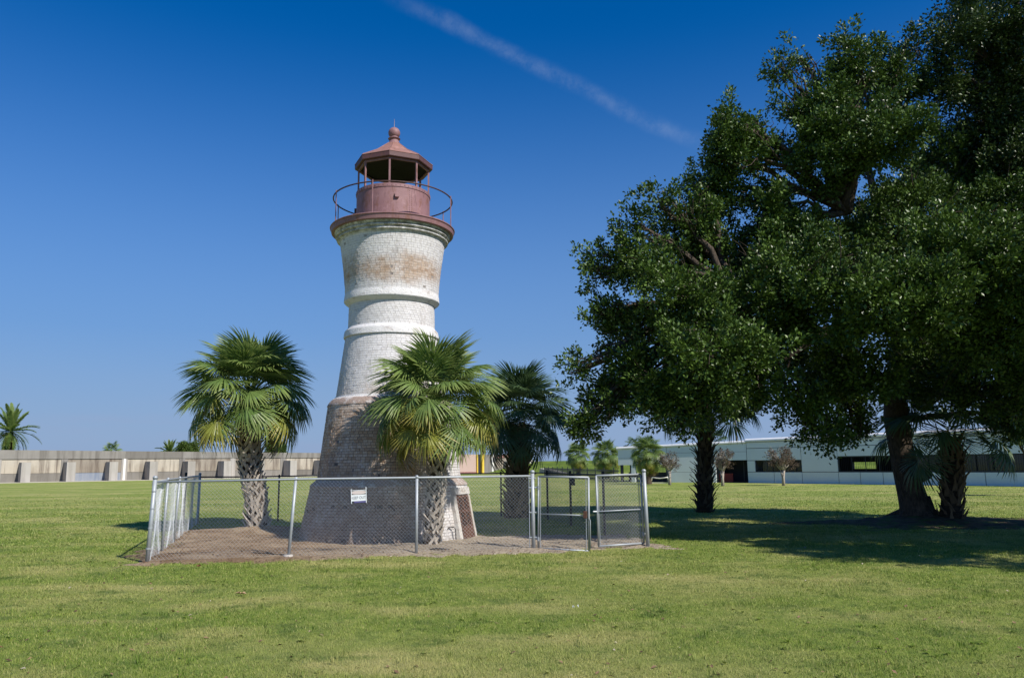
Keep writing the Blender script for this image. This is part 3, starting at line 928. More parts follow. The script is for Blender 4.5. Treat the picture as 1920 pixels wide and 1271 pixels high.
def boot_mesh(style, seed):
    r = random.Random(seed)
    b = MB()
    j = lambda s: r.uniform(-s, s)
    if style == 'woven':
        for sy in (-1, 1):
            b.strip((-0.02, sy*0.125+j(.01), -0.15+j(.02)), (0.055, sy*0.018, 0.055), 0.105, 0.070, (0, 0.55, 0.85*-sy*-1), (1, 0, 0.25), 0.030)
        b.strip((0.045, j(.01), 0.03), (0.105+j(.03), j(.02), 0.17+j(.03)), 0.090, 0.060+j(.01), (0, 1, 0), (1, 0, -0.5), 0.022)
    elif style == 'dense':
        b.strip((-0.02, 0, -0.14), (0.075+j(.02), j(.02), 0.04), 0.17, 0.085, (0, 1, 0), (1, 0, -0.4), 0.035)
        b.strip((0.07, 0, 0.03), (0.16+j(.04), j(.03), 0.13+j(.04)), 0.080, 0.035, (0, 1, 0), (1, 0, -0.8), 0.02)
    elif style == 'spike':
        b.strip((-0.02, 0, -0.13), (0.06, j(.02), 0.03), 0.16, 0.075, (0, 1, 0), (1, 0, -0.4), 0.03)
        b.strip((0.05, 0, 0.02), (0.24+j(.06), j(.05), 0.24+j(.07)), 0.055, 0.012, (0, 1, 0), (1, 0, -1), 0.016)
    else:
        b.strip((-0.02, 0, -0.16), (0.07+j(.03), j(.03), 0.05), 0.15, 0.08, (0, 1, 0), (1, 0, -0.4), 0.03)
        b.strip((0.06, 0, 0.03), (0.13+j(.07), j(.06), 0.22+j(.1)), 0.075, 0.02, (0, 1, 0), (1, 0, -0.7), 0.015)
    return b

def bez(pts, u):
    """Catmull-like interpolation along a list of points, u in 0..1"""
    pts = [Vector(p) for p in pts]
    f = u*(len(pts)-1)
    i = min(int(f), len(pts)-2)
    return pts[i].lerp(pts[i+1], f-i)

BOOTS = {}
def palm(label, group, path, rad_t, style, boot_m, core_m, nf, scale, colours, boot_rows=(0.13, 6), el_lo=-48, seed=1, dead=2, cat='palm tree', boots=True, crown_z=0.62, spread=1.0, flare=0.25):
    r = random.Random(seed)
    base = Vector(path[0])
    P = tag(empty('palm_tree', base), label, cat, group)
    loc = [Vector(p)-base for p in path]
    N = 24
    pts = [bez(loc, i/N) for i in range(N+1)]
    hgt = pts[-1].z
    rr = [rad_t*(1+flare*math.exp(-p.z/0.22))*(1.0 - 0.0*p.z) for p in pts]
    pts[0] = pts[0] - Vector((0, 0, 0.15))
    MB().tube(pts, rr, 14).build('trunk', MT[core_m], P, True)
    if boots:
        if style not in BOOTS:
            BOOTS[style] = {}
        if boot_m not in BOOTS[style]:
            ms = []
            for i in range(5):
                b = boot_mesh(style, i*3+1)
                me = bpy.data.meshes.new('leaf_base'); me.from_pydata(b.v, [], b.f); me.materials.append(MT[boot_m]); ms.append(me)
            BOOTS[style][boot_m] = ms
        step, per = boot_rows
        z = 0.14; row = 0
        while z < hgt + 0.05:
            for k in range(per):
                a = 2*pi*(k + 0.5*(row % 2))/per + r.uniform(-.06, .06) + 0.05*row
                if r.random() < 0.10:
                    continue
                zz = z + r.uniform(-.04, .04)
                c = bez(loc, min(zz/hgt, 1.0))
                rad_here = rad_t*(1+flare*math.exp(-zz/0.22))
                o = link_obj('leaf_base', r.choice(BOOTS[style][boot_m]), P)
                o.location = (c.x+math.cos(a)*rad_here, c.y+math.sin(a)*rad_here, zz)
                o.rotation_euler = (r.uniform(-.22, .22), r.uniform(-.16, .22), a + r.uniform(-.2, .2))
                s = r.uniform(0.75, 1.3)*rad_t/0.24
                o.scale = (s, s, s)
            z += step; row += 1
    top = loc[-1]
    for i in range(nf):
        u = (i+0.5)/nf
        el = 84 + (el_lo-84)*(u**0.85) + r.uniform(-13, 13)
        az = i*2.39996 + r.uniform(-.25, .25)
        age = 'young' if el > 52 else ('mid' if el > 12 else 'old')
        cn = colours[0] if u < 0.68 else (colours[1] if r.random() < 0.62 else colours[0])
        if i >= nf-dead:
            cn, age = 'dead', 'old'
            el = el_lo - r.uniform(5, 25)
        o = link_obj('frond', r.choice(FR[cn][age]), P)
        h = crown_z*(1-u)
        o.location = (top.x + 0.08*math.cos(az), top.y + 0.08*math.sin(az), top.z - 0.05 + h)
        o.rotation_euler = (r.uniform(-.65, .65), rad(-el), az)
        s = scale*r.uniform(0.90, 1.08)*(1.0 if age != 'young' else 0.97)
        o.scale = (s*spread, s, s)
    return P

palm('sabal palm with pale criss-crossed leaf bases, leaning beside the left side of the fenced yard', 'fan palms round the lighthouse',
     [(-7.02, 21.9, 0.05), (-7.10, 21.9, 0.95), (-7.28, 21.9, 1.90), (-7.38, 21.9, 2.80), (-7.42, 21.9, 3.40)], 0.235, 'woven', 'boot_grey', 'palm_core', 72, 1.02, ('green', 'yellow'), (0.125, 6), -24, 3, 1)
palm('sabal palm standing directly in front of the lighthouse with yellowing lower fronds', 'fan palms round the lighthouse',
     [(-1.80, 17.35, 0.0), (-1.75, 17.35, 1.0), (-1.68, 17.35, 1.8), (-1.70, 17.35, 2.35), (-1.72, 17.35, 2.75)], 0.165, 'woven', 'boot_grey', 'palm_core', 68, 0.85, ('green', 'yellow'), (0.105, 5), -26, 8, 1)
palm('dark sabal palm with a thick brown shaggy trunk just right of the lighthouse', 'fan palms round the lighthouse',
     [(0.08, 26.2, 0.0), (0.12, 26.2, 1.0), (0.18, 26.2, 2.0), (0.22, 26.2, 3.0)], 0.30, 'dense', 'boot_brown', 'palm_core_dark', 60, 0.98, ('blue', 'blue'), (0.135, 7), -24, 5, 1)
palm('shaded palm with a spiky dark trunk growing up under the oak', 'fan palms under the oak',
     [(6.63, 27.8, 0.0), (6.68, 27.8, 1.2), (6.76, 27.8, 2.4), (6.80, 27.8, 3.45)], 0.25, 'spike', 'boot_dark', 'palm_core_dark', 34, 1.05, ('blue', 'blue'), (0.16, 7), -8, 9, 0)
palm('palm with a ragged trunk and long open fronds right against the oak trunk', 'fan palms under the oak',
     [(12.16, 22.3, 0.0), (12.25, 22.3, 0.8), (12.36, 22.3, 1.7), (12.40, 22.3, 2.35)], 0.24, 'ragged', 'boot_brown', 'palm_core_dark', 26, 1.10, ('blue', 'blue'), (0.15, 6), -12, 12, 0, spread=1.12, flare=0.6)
for (x, y, zc, sc, lab, sd) in ((8.94, 110, 2.75, 1.05, 'small sabal palm standing alone in front of the green levee', 21), (10.42, 88, 2.5, 0.98, 'sabal palm between the levee slope and the end of the low building', 22),
                            (10.92, 64.2, 2.35, 0.80, 'bushy sabal palm with yellowed skirt before the open bay of the building', 23)):
    palm(lab, 'palms beside the low building', [(x, y, 0), (x+.03, y, zc*0.5), (x, y, zc-0.3)], 0.22, 'dense', 'boot_brown', 'palm_core', 64, sc*1.05, ('green', 'yellow'), (0.2, 5), -70, sd, 6, boots=False)
palm('dark green palm top showing over the flat roof beside the bushy sabal palm', 'palms behind the low building', [(13.3, 88, 0), (13.3, 88, 3.2)], 0.2, 'dense', 'boot_brown', 'palm_core', 24, 0.55, ('blue', 'blue'), seed=31, dead=0, boots=False)
palm('palm top showing over the roof just right of the spiky trunk', 'palms behind the low building', [(20.9, 81, 0), (20.9, 81, 3.5)], 0.2, 'dense', 'boot_brown', 'palm_core', 26, 0.75, ('blue', 'blue'), seed=32, dead=0, boots=False)
palm('palm top poking over the concrete flood wall, nearest the date palm', 'plants behind the flood wall', [(-77.0, 151, 0), (-77.0, 151, 4.6)], 0.25, 'dense', 'boot_brown', 'palm_core', 30, 1.15, ('green', 'green'), seed=33, dead=0, boots=False)

# feather palms
def feather_mesh(name, m, L, n, droop, seed):
    r = random.Random(seed)
    V, F, al, tn = [], [], [], []
    def mid(u):
        return Vector((L*(u - 0.12*droop*u**3), 0, L*(0.10*u - 0.5*droop*u**2.2)))
    prev = None
    for i in range(13):
        u = i/12
        p = mid(u); w = 0.07*(1-u)+0.015
        V += [tuple(p+Vector((0, -w, 0))), tuple(p+Vector((0, w, 0)))]
        al += [0, 0]; tn += [.3, .3]
        if i:
            a = i*2
            F.append((a-2, a-1, a+1, a))
    for i in range(n):
        u = 0.10+0.9*i/n
        p = mid(u)
        for sgn in (-1, 1):
            ln = L*0.16*(math.sin(pi*min(1, u*0.9+0.12))**0.6)*r.uniform(.85, 1.1)
            d = Vector((0.75, sgn*0.75, r.uniform(-.1, .35))).normalized()
            t = p + d*ln + Vector((0, 0, -0.12*ln))
            w = Vector((0.085, -sgn*0.03, 0))
            b = len(V)
            V += [tuple(p-w), tuple(p+w), tuple(t)]
            tone = r.random()
            al += [0.3, 0.3, 1]; tn += [tone]*3
            F.append((b, b+1, b+2))
    me = bpy.data.meshes.new(name); me.from_pydata(V, [], F); me.materials.append(m)
    for k, arr in (('along', al), ('tone', tn)):
        a = me.attributes.new(k, 'FLOAT', 'POINT'); a.data.foreach_set('value', np.asarray(arr, np.float32))
    return me
def feather_palm(label, group, base, h, L, nf, seed, el_lo=-50):
    r = random.Random(seed)
    P = tag(empty('date_palm', base), label, 'palm tree', group)
    MB().tube([(0, 0, -0.1), (0, 0, h*.5), (0, 0, h)], [0.45, 0.40, 0.42], 12).build('trunk', MT['palm_core_dark'], P, True)
    ms = [feather_mesh('frond', MT['frond_green'], L, 60, d, seed+i) for i, d in enumerate((0.35, 0.7, 1.0))]
    for i in range(nf):
        u = (i+.5)/nf
        el = 82 + (el_lo-82)*u + r.uniform(-6, 6)
        o = link_obj('frond', ms[0 if el > 45 else (1 if el > 5 else 2)], P)
        o.location = (0, 0, h)
        o.rotation_euler = (r.uniform(-.3, .3), rad(-el), i*2.39996)
        s = r.uniform(.85, 1.08); o.scale = (s, s, s)
feather_palm('large date palm rising over the end of the concrete flood wall', 'plants behind the flood wall', (-89.6, 140, 0), 8.4, 5.4, 46, 5, -55)
feather_palm('dark feathery palm top showing over the flood wall beside the small green tree', 'plants behind the flood wall', (-66.2, 152, 0), 4.6, 3.0, 26, 6, -20)

# ------------------------------------------------------------------ broadleaf trees
def clump_leaves(lobes, per_m2, lpc, L, r, squash=0.85, inner=0.45, sprig=0.5, tuft_r=0.46):
    cs, ax = [], []
    for lx, ly, lz, R in lobes:
        n = int(per_m2*4*pi*R*R)
        d = r.normal(size=(n, 3)); d /= np.linalg.norm(d, axis=1)[:, None]
        q = R*(inner + (1.06-inner)*np.sqrt(r.random(n)))
        # lumpy outline
        lump = 0.84 + 0.32*np.sin(d[:, 0]*5+lx*3)*np.sin(d[:, 1]*5+ly*2)*np.sin(d[:, 2]*6+lz) + 0.10*r.normal(size=n)
        q = q*np.clip(lump, 0.55, 1.25)
        # gather the sprays into separate tufts so that light and sky get in between
        ns = max(5, int(9.5*R*R))
        sd_ = r.normal(size=(ns, 3)); sd_ /= np.linalg.norm(sd_, axis=1)[:, None]
        sc_ = sd_*(max(0.45*R, R-0.75*tuft_r)*(0.62+0.46*r.random(ns)))[:, None]
        own = r.integers(0, ns, n)
        loc_ = r.normal(size=(n, 3)); loc_ /= np.linalg.norm(loc_, axis=1)[:, None]
        tuft = sc_[own] + loc_*(tuft_r*(0.45+0.6*r.random(n)))[:, None]
        shoot = r.random(n) < 0.09
        tuft[shoot] *= (1.12+0.22*r.random(shoot.sum()))[:, None]
        use = (r.random(n) < 0.78)[:, None]
        q = R*(0.25+0.55*np.sqrt(r.random(n)))
        c = np.array([lx, ly, lz]) + np.where(use, tuft, d*q[:, None])*np.array([1, 1, squash])
        d = np.where(use, loc_*0.7 + sd_[own]*0.6, d)
        a = d*0.8 + np.array([0, 0, 0.45]) + r.normal(size=(n, 3))*0.35
        a /= np.linalg.norm(a, axis=1)[:, None]
        cs.append(c); ax.append(a)
    cs, ax = np.concatenate(cs), np.concatenate(ax)
    n = len(cs)
    u = r.random((n, lpc))
    sl = sprig*(0.6+0.6*r.random(n))
    wob = r.normal(size=(n, lpc, 3))*(0.115*sprig/0.5)*(1.15-u*0.75)[..., None]
    p = cs[:, None] + ax[:, None]*((u-0.35)*sl[:, None])[..., None] + wob
    d = ax[:, None]*0.6 + wob*5.0 + r.normal(size=(n, lpc, 3))*0.45
    d /= np.linalg.norm(d, axis=2)[..., None]
    nr = r.normal(size=(n, lpc, 3))*0.7 + np.array([0, 0, 0.8])
    sd = np.cross(d, nr); sd /= np.linalg.norm(sd, axis=2)[..., None] + 1e-9
    nr = np.cross(sd, d)
    ll = L*(0.65+0.6*r.random((n, lpc)))[..., None]
    w = ll*0.31
    mid = p + d*ll*0.48 + nr*ll*0.06
    V = np.stack([p, mid+sd*w, p+d*ll, mid-sd*w], 2).reshape(-1, 3)
    return V, r.random(n*lpc), cs

def limb_pts(a, b, sag, r, n=7):
    a, b = Vector(a), Vector(b)
    out = []
    k1 = Vector((r.uniform(-.5, .5), r.uniform(-.5, .5), r.uniform(-.2, .3)))
    for i in range(n+1):
        u = i/n
        p = a.lerp(b, u)
        p += Vector((0, 0, sag*math.sin(pi*u))) + k1*math.sin(2*pi*u)*0.35 + Vector((r.uniform(-.1, .1), r.uniform(-.1, .1), r.uniform(-.08, .08)))*(1 if 0 < i < n else 0)
        out.append(p)
    return out

def oak(label, group, base, tpts, tr, lobes, forks, per_m2, lpc, leafL, leafm, seed, twigs=7, roots=True):
    r = np.random.default_rng(seed); pr = random.Random(seed)
    B = Vector(base)
    T = tag(empty('oak_tree', base), label, 'tree', group)
    V, tone, cs = clump_leaves([(x-B.x, y-B.y, z-B.z, R) for x, y, z, R in lobes], per_m2, lpc, leafL, r)
    fast_mesh('crown', V, 4, MT[leafm], T, {'tone': ('FACE', tone)})
    tm = MB()
    pts = [Vector(p)-B for p in tpts]
    n = 16
    fine = [bez(pts, i/n) for i in range(n+1)]
    rs = [np.interp(p.z, [q.z for q in pts], tr) for p in fine]
    fine[0] = fine[0]-Vector((0, 0, .2))
    tm.tube(fine, [float(x) for x in rs], 18)
    if roots:
        for k in range(7):
            a = k*2*pi/7 + pr.uniform(-.3, .3)
            e = 0.75 + pr.uniform(0, .5)
            tm.tube([(math.cos(a)*.18, math.sin(a)*.18, .62), (math.cos(a)*.36, math.sin(a)*.36, .22), (math.cos(a)*e, math.sin(a)*e, -.06)], [.20, .15, .05], 8)
    for (x, y, z, q) in forks.get('burl', []):
        v0 = Vector((x, y, z))-B
        tm.tube([v0+Vector((-.3, 0, -.15)), v0+Vector((-.08, 0, 0)), v0+Vector((.06, -.02, .05)), v0+Vector((.12, -.03, .06))], [q*.8, q*1.1, q, q*.5], 10)
    tm.build('trunk', MT['oak_bark'], T, True)
    # main limbs reach for the lobes, branches go on from them
    starts = [Vector(p)-B for p in forks['starts']]
    for i, (x, y, z, R) in enumerate(lobes):
        c = Vector((x, y, z))-B
        s = min(starts, key=lambda q: (q-c).length + 0.6*abs(q.z - min(c.z, q.z)))
        ln = (c-s).length
        pl = limb_pts(s, c, 0.08*ln, pr)
        r0 = 0.045 + 0.016*ln + 0.02*R
        b = MB().tube(pl, [r0*(1-0.78*k/7) for k in range(8)], 8)
        for k in range(twigs):
            u = pr.uniform(0.45, 1.0)
            p = pl[int(u*7)]
            d = Vector((pr.gauss(0, 1), pr.gauss(0, 1), pr.gauss(0.3, .8))).normalized()
            q = c + d*R*pr.uniform(.55, .95)
            tp = limb_pts(p, q, 0.0, pr, 4)
            b.tube(tp, [0.030, 0.024, 0.018, 0.012, 0.006], 5, False)
            for _ in range(2):
                p2 = tp[pr.choice((2, 3))]
                e = p2 + (q-p).normalized()*0.35*R + Vector((pr.gauss(0, .25), pr.gauss(0, .25), pr.gauss(.1, .25)))*R
                b.tube(limb_pts(p2, e, 0, pr, 2), [0.014, 0.009, 0.004], 4, False)
        b.build('limb', MT['oak_bark'], T, True)
    return T

OAK_A=[(2.20,18.50,3.27,0.80),(2.83,18.00,3.78,0.78),(1.81,18.00,2.68,0.50),(2.82,18.50,4.80,0.80),(2.52,19.00,5.35,0.53),(2.26,19.00,6.55,0.45),(3.21,18.50,6.71,0.93),(4.41,19.00,7.73,0.95),(3.73,17.50,5.49,1.22),(4.26,16.50,3.93,1.21),(3.42,17.00,3.42,0.83),(5.36,20.00,6.80,1.39),(3.91,17.00,2.80,0.42),(3.20,17.20,2.95,0.44),(5.57,18.00,5.13,1.44),(5.40,17.00,3.62,0.85),(6.19,21.00,3.30,0.6),(6.60,18.00,2.87,0.69),(6.93,18.00,2.38,0.43),(5.04,20.00,3.36,0.84),(6.00,19.00,9.60,1.05),(5.75,19.50,8.75,0.95),(5.70,19.3,9.95,0.55),(6.85,19.00,7.98,1.19),(6.65,17.50,6.08,1.34),(7.12,21.00,7.49,1.32),(7.95,19.00,10.98,0.95),(8.83,19.00,11.71,0.69),(8.89,18.00,9.58,1.25),(7.96,18.50,9.25,1.22),(10.58,20.00,11.91,0.98),(10.26,22.00,11.67,1.38),(10.25,19.50,7.75,1.63),(7.20,16.00,5.06,1.28),(8.27,15.50,4.94,1.19),(9.48,16.00,6.07,1.23),(10.18,16.50,4.55,1.38),(10.32,15.50,5.36,1.19),(8.16,18.00,3.96,1.13),(8.34,20.00,3.66,0.98),(11.24,21.00,4.16,1.46),(11.68,19.00,3.39,1.26),(11.37,17.00,4.15,1.42),(13.37,20.00,8.16,1.67),(10.70,22.00,7.56,1.84),(12.66,21.50,9.78,1.65),(8.66,20.00,2.57,0.63),(13.09,24.00,5.34,1.50),(7.90,22.00,5.09,1.53),(13.39,21.00,2.70,0.88),(1.93,19.00,6.47,0.27),(2.14,19.00,6.86,0.22),(7.07,19.00,11.88,0.33),(7.62,19.00,12.17,0.27),(5.46,19.00,10.47,0.30),(6.04,19.00,10.28,0.27),(3.63,18.50,8.22,0.29),(4.66,19.00,8.71,0.33),(2.92,18.50,7.52,0.29),(8.90,19.00,12.53,0.35),(9.36,19.00,12.23,0.33),(2.13,18.50,5.26,0.27),(1.45,18.00,3.79,0.28),(1.60,18.00,4.04,0.23),(1.69,18.00,2.56,0.26),(7.11,18.00,2.28,0.23),(3.60,17.20,2.50,0.22),(10.98,20.00,13.00,0.43),(7.17,19.00,10.77,0.33),(5.24,19.00,9.35,0.27)]
OAK_B=[(12.09,19.75,13.01,1.03),(13.47,20.14,13.46,1.26),(14.15,20.54,12.06,1.57),(13.02,20.54,11.28,1.43),(13.9,20.54,9.86,1.71),(11.68,19.75,11.84,0.76),(14.84,20.14,12.48,1.97),(15.17,20.54,9.38,2.15),(13.71,19.75,15.13,1.52),(15.02,21.33,7.33,1.94)]
oak('broad live oak with a thick leaning trunk, spreading over the two shaded palms', 'live oaks', (11.6, 22.95, 0),
    [(11.6, 22.95, 0), (11.50, 22.92, 0.5), (11.36, 22.9, 1.2), (11.20, 22.8, 2.1), (11.08, 22.7, 3.0), (10.95, 22.2, 3.9), (10.8, 21.4, 5.4), (10.4, 20.6, 7.2)],
    [0.52, 0.40, 0.35, 0.33, 0.34, 0.28, 0.22, 0.15], OAK_A,
    {'starts': [(11.1, 22.7, 2.9), (10.95, 22.2, 3.9), (10.8, 21.4, 5.4), (10.4, 20.6, 7.2), (8.2, 19.8, 4.9), (8.6, 19.2, 8.0), (5.8, 19.0, 5.4)], 'burl': [(11.85, 22.75, 1.25, 0.12)]},
    6.4, 84, 0.094, 'oak_leaf', 3)
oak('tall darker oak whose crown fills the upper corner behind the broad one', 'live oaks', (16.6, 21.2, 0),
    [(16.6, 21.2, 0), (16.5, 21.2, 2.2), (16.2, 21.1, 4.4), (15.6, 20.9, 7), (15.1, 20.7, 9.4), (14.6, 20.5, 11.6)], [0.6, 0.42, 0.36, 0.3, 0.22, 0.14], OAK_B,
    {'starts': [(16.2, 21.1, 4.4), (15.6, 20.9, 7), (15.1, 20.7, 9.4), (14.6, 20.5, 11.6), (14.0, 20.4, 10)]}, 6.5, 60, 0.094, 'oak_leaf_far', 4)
# the next oak along, which shades the lawn in front
lob = []
pr = random.Random(5)
for k in range(26):
    a = pr.uniform(0, 2*pi); q = math.sqrt(pr.random())*4.9
    lob.append((15.6+q*math.cos(a), 12.3+q*math.sin(a), 6.0+pr.uniform(0, 4.5)*(1-q/8), pr.uniform(1.1, 1.7)))
oak('oak standing to the right of the picture, shading the lawn', 'live oaks', (16.2, 12.0, 0), [(16.2, 12, 0), (16.1, 12, 2), (16, 12.1, 4), (15.8, 12.2, 6)], [0.55, 0.38, 0.33, 0.2], lob,
    {'starts': [(16, 12.1, 4), (15.8, 12.2, 6)]}, 6.5, 34, 0.14, 'oak_leaf', 6)

def small_tree(name, label, cat, group, base, h, R, leafm, barkm, dens, lpc, leafL, seed, stems=3, flat=0.75, twigs=30, lobes_n=14, inner=0.2):
    pr = random.Random(seed); r = np.random.default_rng(seed)
    T = tag(empty(name, base), label, cat, group)
    lobes = []
    for k in range(lobes_n):
        a = pr.uniform(0, 2*pi); q = math.sqrt(pr.random())*R*0.72; zz = pr.uniform(-.6, .8)
        lobes.append((q*math.cos(a), q*math.sin(a), h + zz*R*flat*0.8, R*pr.uniform(.28, .42)))
    V, tone, cs = clump_leaves(lobes, dens, lpc, leafL, r, 0.9, inner, leafL*4, 0.18*R)
    fast_mesh('crown', V, 4, MT[leafm], T, {'tone': ('FACE', tone)})
    b = MB()
    fork = Vector((0, 0, h-R*flat*0.95))
    for k in range(stems):
        a = 2*pi*k/stems + .4
        f = fork + Vector((math.cos(a), math.sin(a), 0.2))*0.12*R
        b.tube([(math.cos(a)*.06, math.sin(a)*.06, -.05), (math.cos(a)*.05, math.sin(a)*.05, fork.z*.5), f], [.075, .06, .05], 8)
        for q in range(twigs//stems):
            lx, ly, lz, lr = pr.choice(lobes)
            e = Vector((lx+pr.gauss(0, lr*.6), ly+pr.gauss(0, lr*.6), lz+pr.gauss(.2*R, lr*.5)))
            tp = limb_pts(f, e, 0.1*R, pr, 3)
            b.tube(tp, [.032, .022, .013, .005], 5, False)
    b.build('trunk', MT[barkm], T, True)
for x, y, h, R, lab, sd in ((19.1, 56.2, 1.95, 1.25, 'bare brown crape myrtle in front of the shorter window', 41), (14.95, 56.8, 1.85, 1.15, 'brownish crape myrtle by the dark entry beside the spiky palm trunk', 42),
                            (11.95, 60.8, 1.75, 0.95, 'dull crape myrtle next to the bushy sabal palm', 43)):
    small_tree('crape_myrtle', lab, 'tree', 'crape myrtles before the low building', (x, y, 0), h, R, 'myrtle_leaf', 'myrtle_bark', 5.0, 26, 0.075, sd, twigs=66)
small_tree('leafy_tree', 'bright green tree top over the flood wall beside the feathery palm', 'tree', 'plants behind the flood wall', (-62.0, 150, 0), 4.6, 2.4, 'tree_leaf', 'oak_bark', 4, 40, 0.26, 44)
small_tree('leafy_tree', 'dark green pointed tree top over the flood wall, right of the leaning palm trunk', 'tree', 'plants behind the flood wall', (-46.2, 152, 0), 4.2, 2.6, 'oak_leaf', 'oak_bark', 4, 40, 0.26, 45, flat=0.9)
small_tree('leafy_tree', 'low pale shrub-like tree at the edge of the frame before the long window', 'tree', 'small trees by the building', (23.8, 36.5, 0), 2.7, 1.2, 'tree_leaf', 'oak_bark', 3, 26, 0.12, 46)

# ------------------------------------------------------------------ chain-link fence
def wires(P0, P1, z0, z1, m, parent, pitch=0.072, rad_w=0.0021, bulge=0.02, seed=0, nseg=3, name='wire_mesh'):
    """diamond mesh stretched between two ground points (parent space)"""
    P0, P1 = Vector(P0), Vector(P1)
    L = (P1-P0).length
    u = (P1-P0)/L
    nrm = Vector((u.y, -u.x, 0))
    h = z1-z0
    V, idx = [], []
    ph = seed*1.7
    def at(s, z):
        b = bulge*(math.sin(s*2.3+ph)*math.sin(pi*z/h) + 0.6*math.sin(s*5.1+ph*2)*(1-z/h))
        return P0 + u*s + nrm*b + Vector((0, 0, z0+z))
    for sgn in (1, -1):
        k0 = -h/pitch if sgn > 0 else 0
        k = math.ceil(k0)
        while True:
            s0 = k*pitch
            if (sgn > 0 and s0 > L) or (sgn < 0 and s0 > L+h):
                break
            za = max(0.0, (-s0 if sgn > 0 else s0-L)); zb = min(h, (L-s0 if sgn > 0 else s0))
            if zb-za > 0.02:
                pts = [at(s0+sgn*z, z) for z in np.linspace(za, zb, nseg+1)]
                base = len(V)
                for p in pts:
                    V += [p+nrm*rad_w*1.15*sgn*1.0+Vector((0, 0, 0)), p+Vector((0, 0, rad_w))-nrm*rad_w*.6, p-Vector((0, 0, rad_w))-nrm*rad_w*.6]
                for i in range(nseg):
                    for q in range(3):
                        q2 = (q+1) % 3
                        idx.append((base+i*3+q, base+i*3+q2, base+i*3+3+q2, base+i*3+3+q))
            k += 1
    return fast_mesh(name, [tuple(v) for v in V], 4, m, parent, idx=idx)

def post(parent, b, t, r, m, cap=True, name='post'):
    b, t = Vector(b), Vector(t)
    mb = MB().tube([b-Vector((0, 0, .1)), t], r, 12)
    if cap:
        d = (t-b).normalized()
        mb.tube([t-d*0.01, t+d*0.03, t+d*0.05], [r*1.22, r*1.18, r*0.5], 12)
    return mb.build(name, m, parent, True)

FENCE = tag(empty('chain_link_fence'), 'galvanised chain-link fence round the lighthouse yard with leaning posts', 'fence')
FLc, FP4, FPR = Vector((-6.85, 15.0, 0)), Vector((0.39, 16.45, 0)), Vector((2.80, 16.85, 0))
BLc, BRc = Vector((-9.9, 25.0, 0)), Vector((0.62, 27.1, 0))
dF = (FP4-FLc)
fpt = lambda x: FLc + dF*((x-FLc.x)/dF.x)
TOP = 1.50
post(FENCE, FLc, FLc+Vector((0.075, -0.02, TOP+0.05)), 0.038, MT['galv'])
p2 = fpt(-4.36); post(FENCE, p2, p2+Vector((0.095, 0.03, TOP-0.01)), 0.030, MT['galv'])
p3 = fpt(-1.95); post(FENCE, p3, p3+Vector((0.0, 0, TOP-0.01)), 0.030, MT['galv'])
post(FENCE, FP4, FP4+Vector((0.0, 0, TOP+0.06)), 0.040, MT['galv'])
post(FENCE, FPR, FPR+Vector((-0.03, 0, TOP+0.05)), 0.040, MT['galv'])
dL = (BLc-FLc)
for u, lx in ((0.20, 0.05), (0.40, 0.07)):
    q = FLc+dL*u
    post(FENCE, q, q+Vector((lx, 0, TOP-0.01)), 0.028, MT['galv'])
post(FENCE, BLc, BLc+Vector((0, 0, TOP+0.03)), 0.038, MT['galv'])
post(FENCE, BLc+Vector((-0.14, -0.75, 0)), BLc+Vector((-0.13, -0.75, TOP+0.05)), 0.034, MT['black'])
MB().tube([FLc+Vector((0.07, 0, TOP-.02)), fpt(-4.3)+Vector((0.03, 0, TOP-.005)), fpt(-1.9)+Vector((0, 0, TOP-.01)), FP4+Vector((-.04, 0, TOP-.01))], 0.021, 10).build('top_rail', MT['galv'], FENCE, True)
MB().tube([FLc+Vector((0.06, 0.05, TOP-.02))]+[FLc+dL*u+Vector((0.05*(1-u), 0, TOP-.01)) for u in (.25, .5, .75, 1.0)], 0.021, 10).build('top_rail', MT['galv'], FENCE, True)
dB = BRc-BLc
MB().tube([BLc+dB*u+Vector((0, 0, TOP-.05-.02*math.sin(u*9))) for u in np.linspace(0, 1, 9)], 0.021, 10).build('top_rail', MT['black'], FENCE, True)
dR = BRc-FPR
MB().tube([FPR+dR*u+Vector((0, 0, TOP-.06)) for u in np.linspace(0, 1, 5)], 0.021, 10).build('top_rail', MT['black'], FENCE, True)
for u in (0.225, 0.45, 0.675, 0.9):
    q = BLc+dB*u
    post(FENCE, q, q+Vector((0, 0, TOP-.06)), 0.028, MT['black'])
for u in (0.27, 0.55, 0.80, 1.0):
    q = FPR+dR*u
    post(FENCE, q, q+Vector((0, 0, TOP-.02)), 0.032, MT['black'])
wires(FLc+Vector((.03, 0, 0)), fpt(-4.36), 0.04, TOP-.01, MT['wire'], FENCE, seed=1)
wires(fpt(-4.36), fpt(-1.95), 0.03, TOP-.01, MT['wire'], FENCE, seed=2)
wires(fpt(-1.95), FP4+Vector((-.08, -.015, 0)), 0.03, TOP-.01, MT['wire'], FENCE, seed=3)
wires(FLc, FLc+dL*0.5, 0.03, TOP-.01, MT['wire'], FENCE, seed=4, bulge=0.06, nseg=5)
wires(FLc+dL*0.5, BLc, 0.03, TOP-.01, MT['wire'], FENCE, seed=5, bulge=0.05, nseg=5)
wires(BLc, BLc+dB*0.5, 0.03, TOP-.05, MT['dwire'], FENCE, seed=6)
wires(BLc+dB*0.5, BRc, 0.03, TOP-.05, MT['dwire'], FENCE, seed=7)
wires(FPR, BRc, 0.03, TOP-.06, MT['dwire'], FENCE, seed=8)
tb = FP4+Vector((-.075, -.015, 0))
MB().tube([tb+Vector((0, 0, .05)), tb+Vector((0, 0, TOP-.02))], 0.010, 6).build('tension_bar', MT['galv'], FENCE)
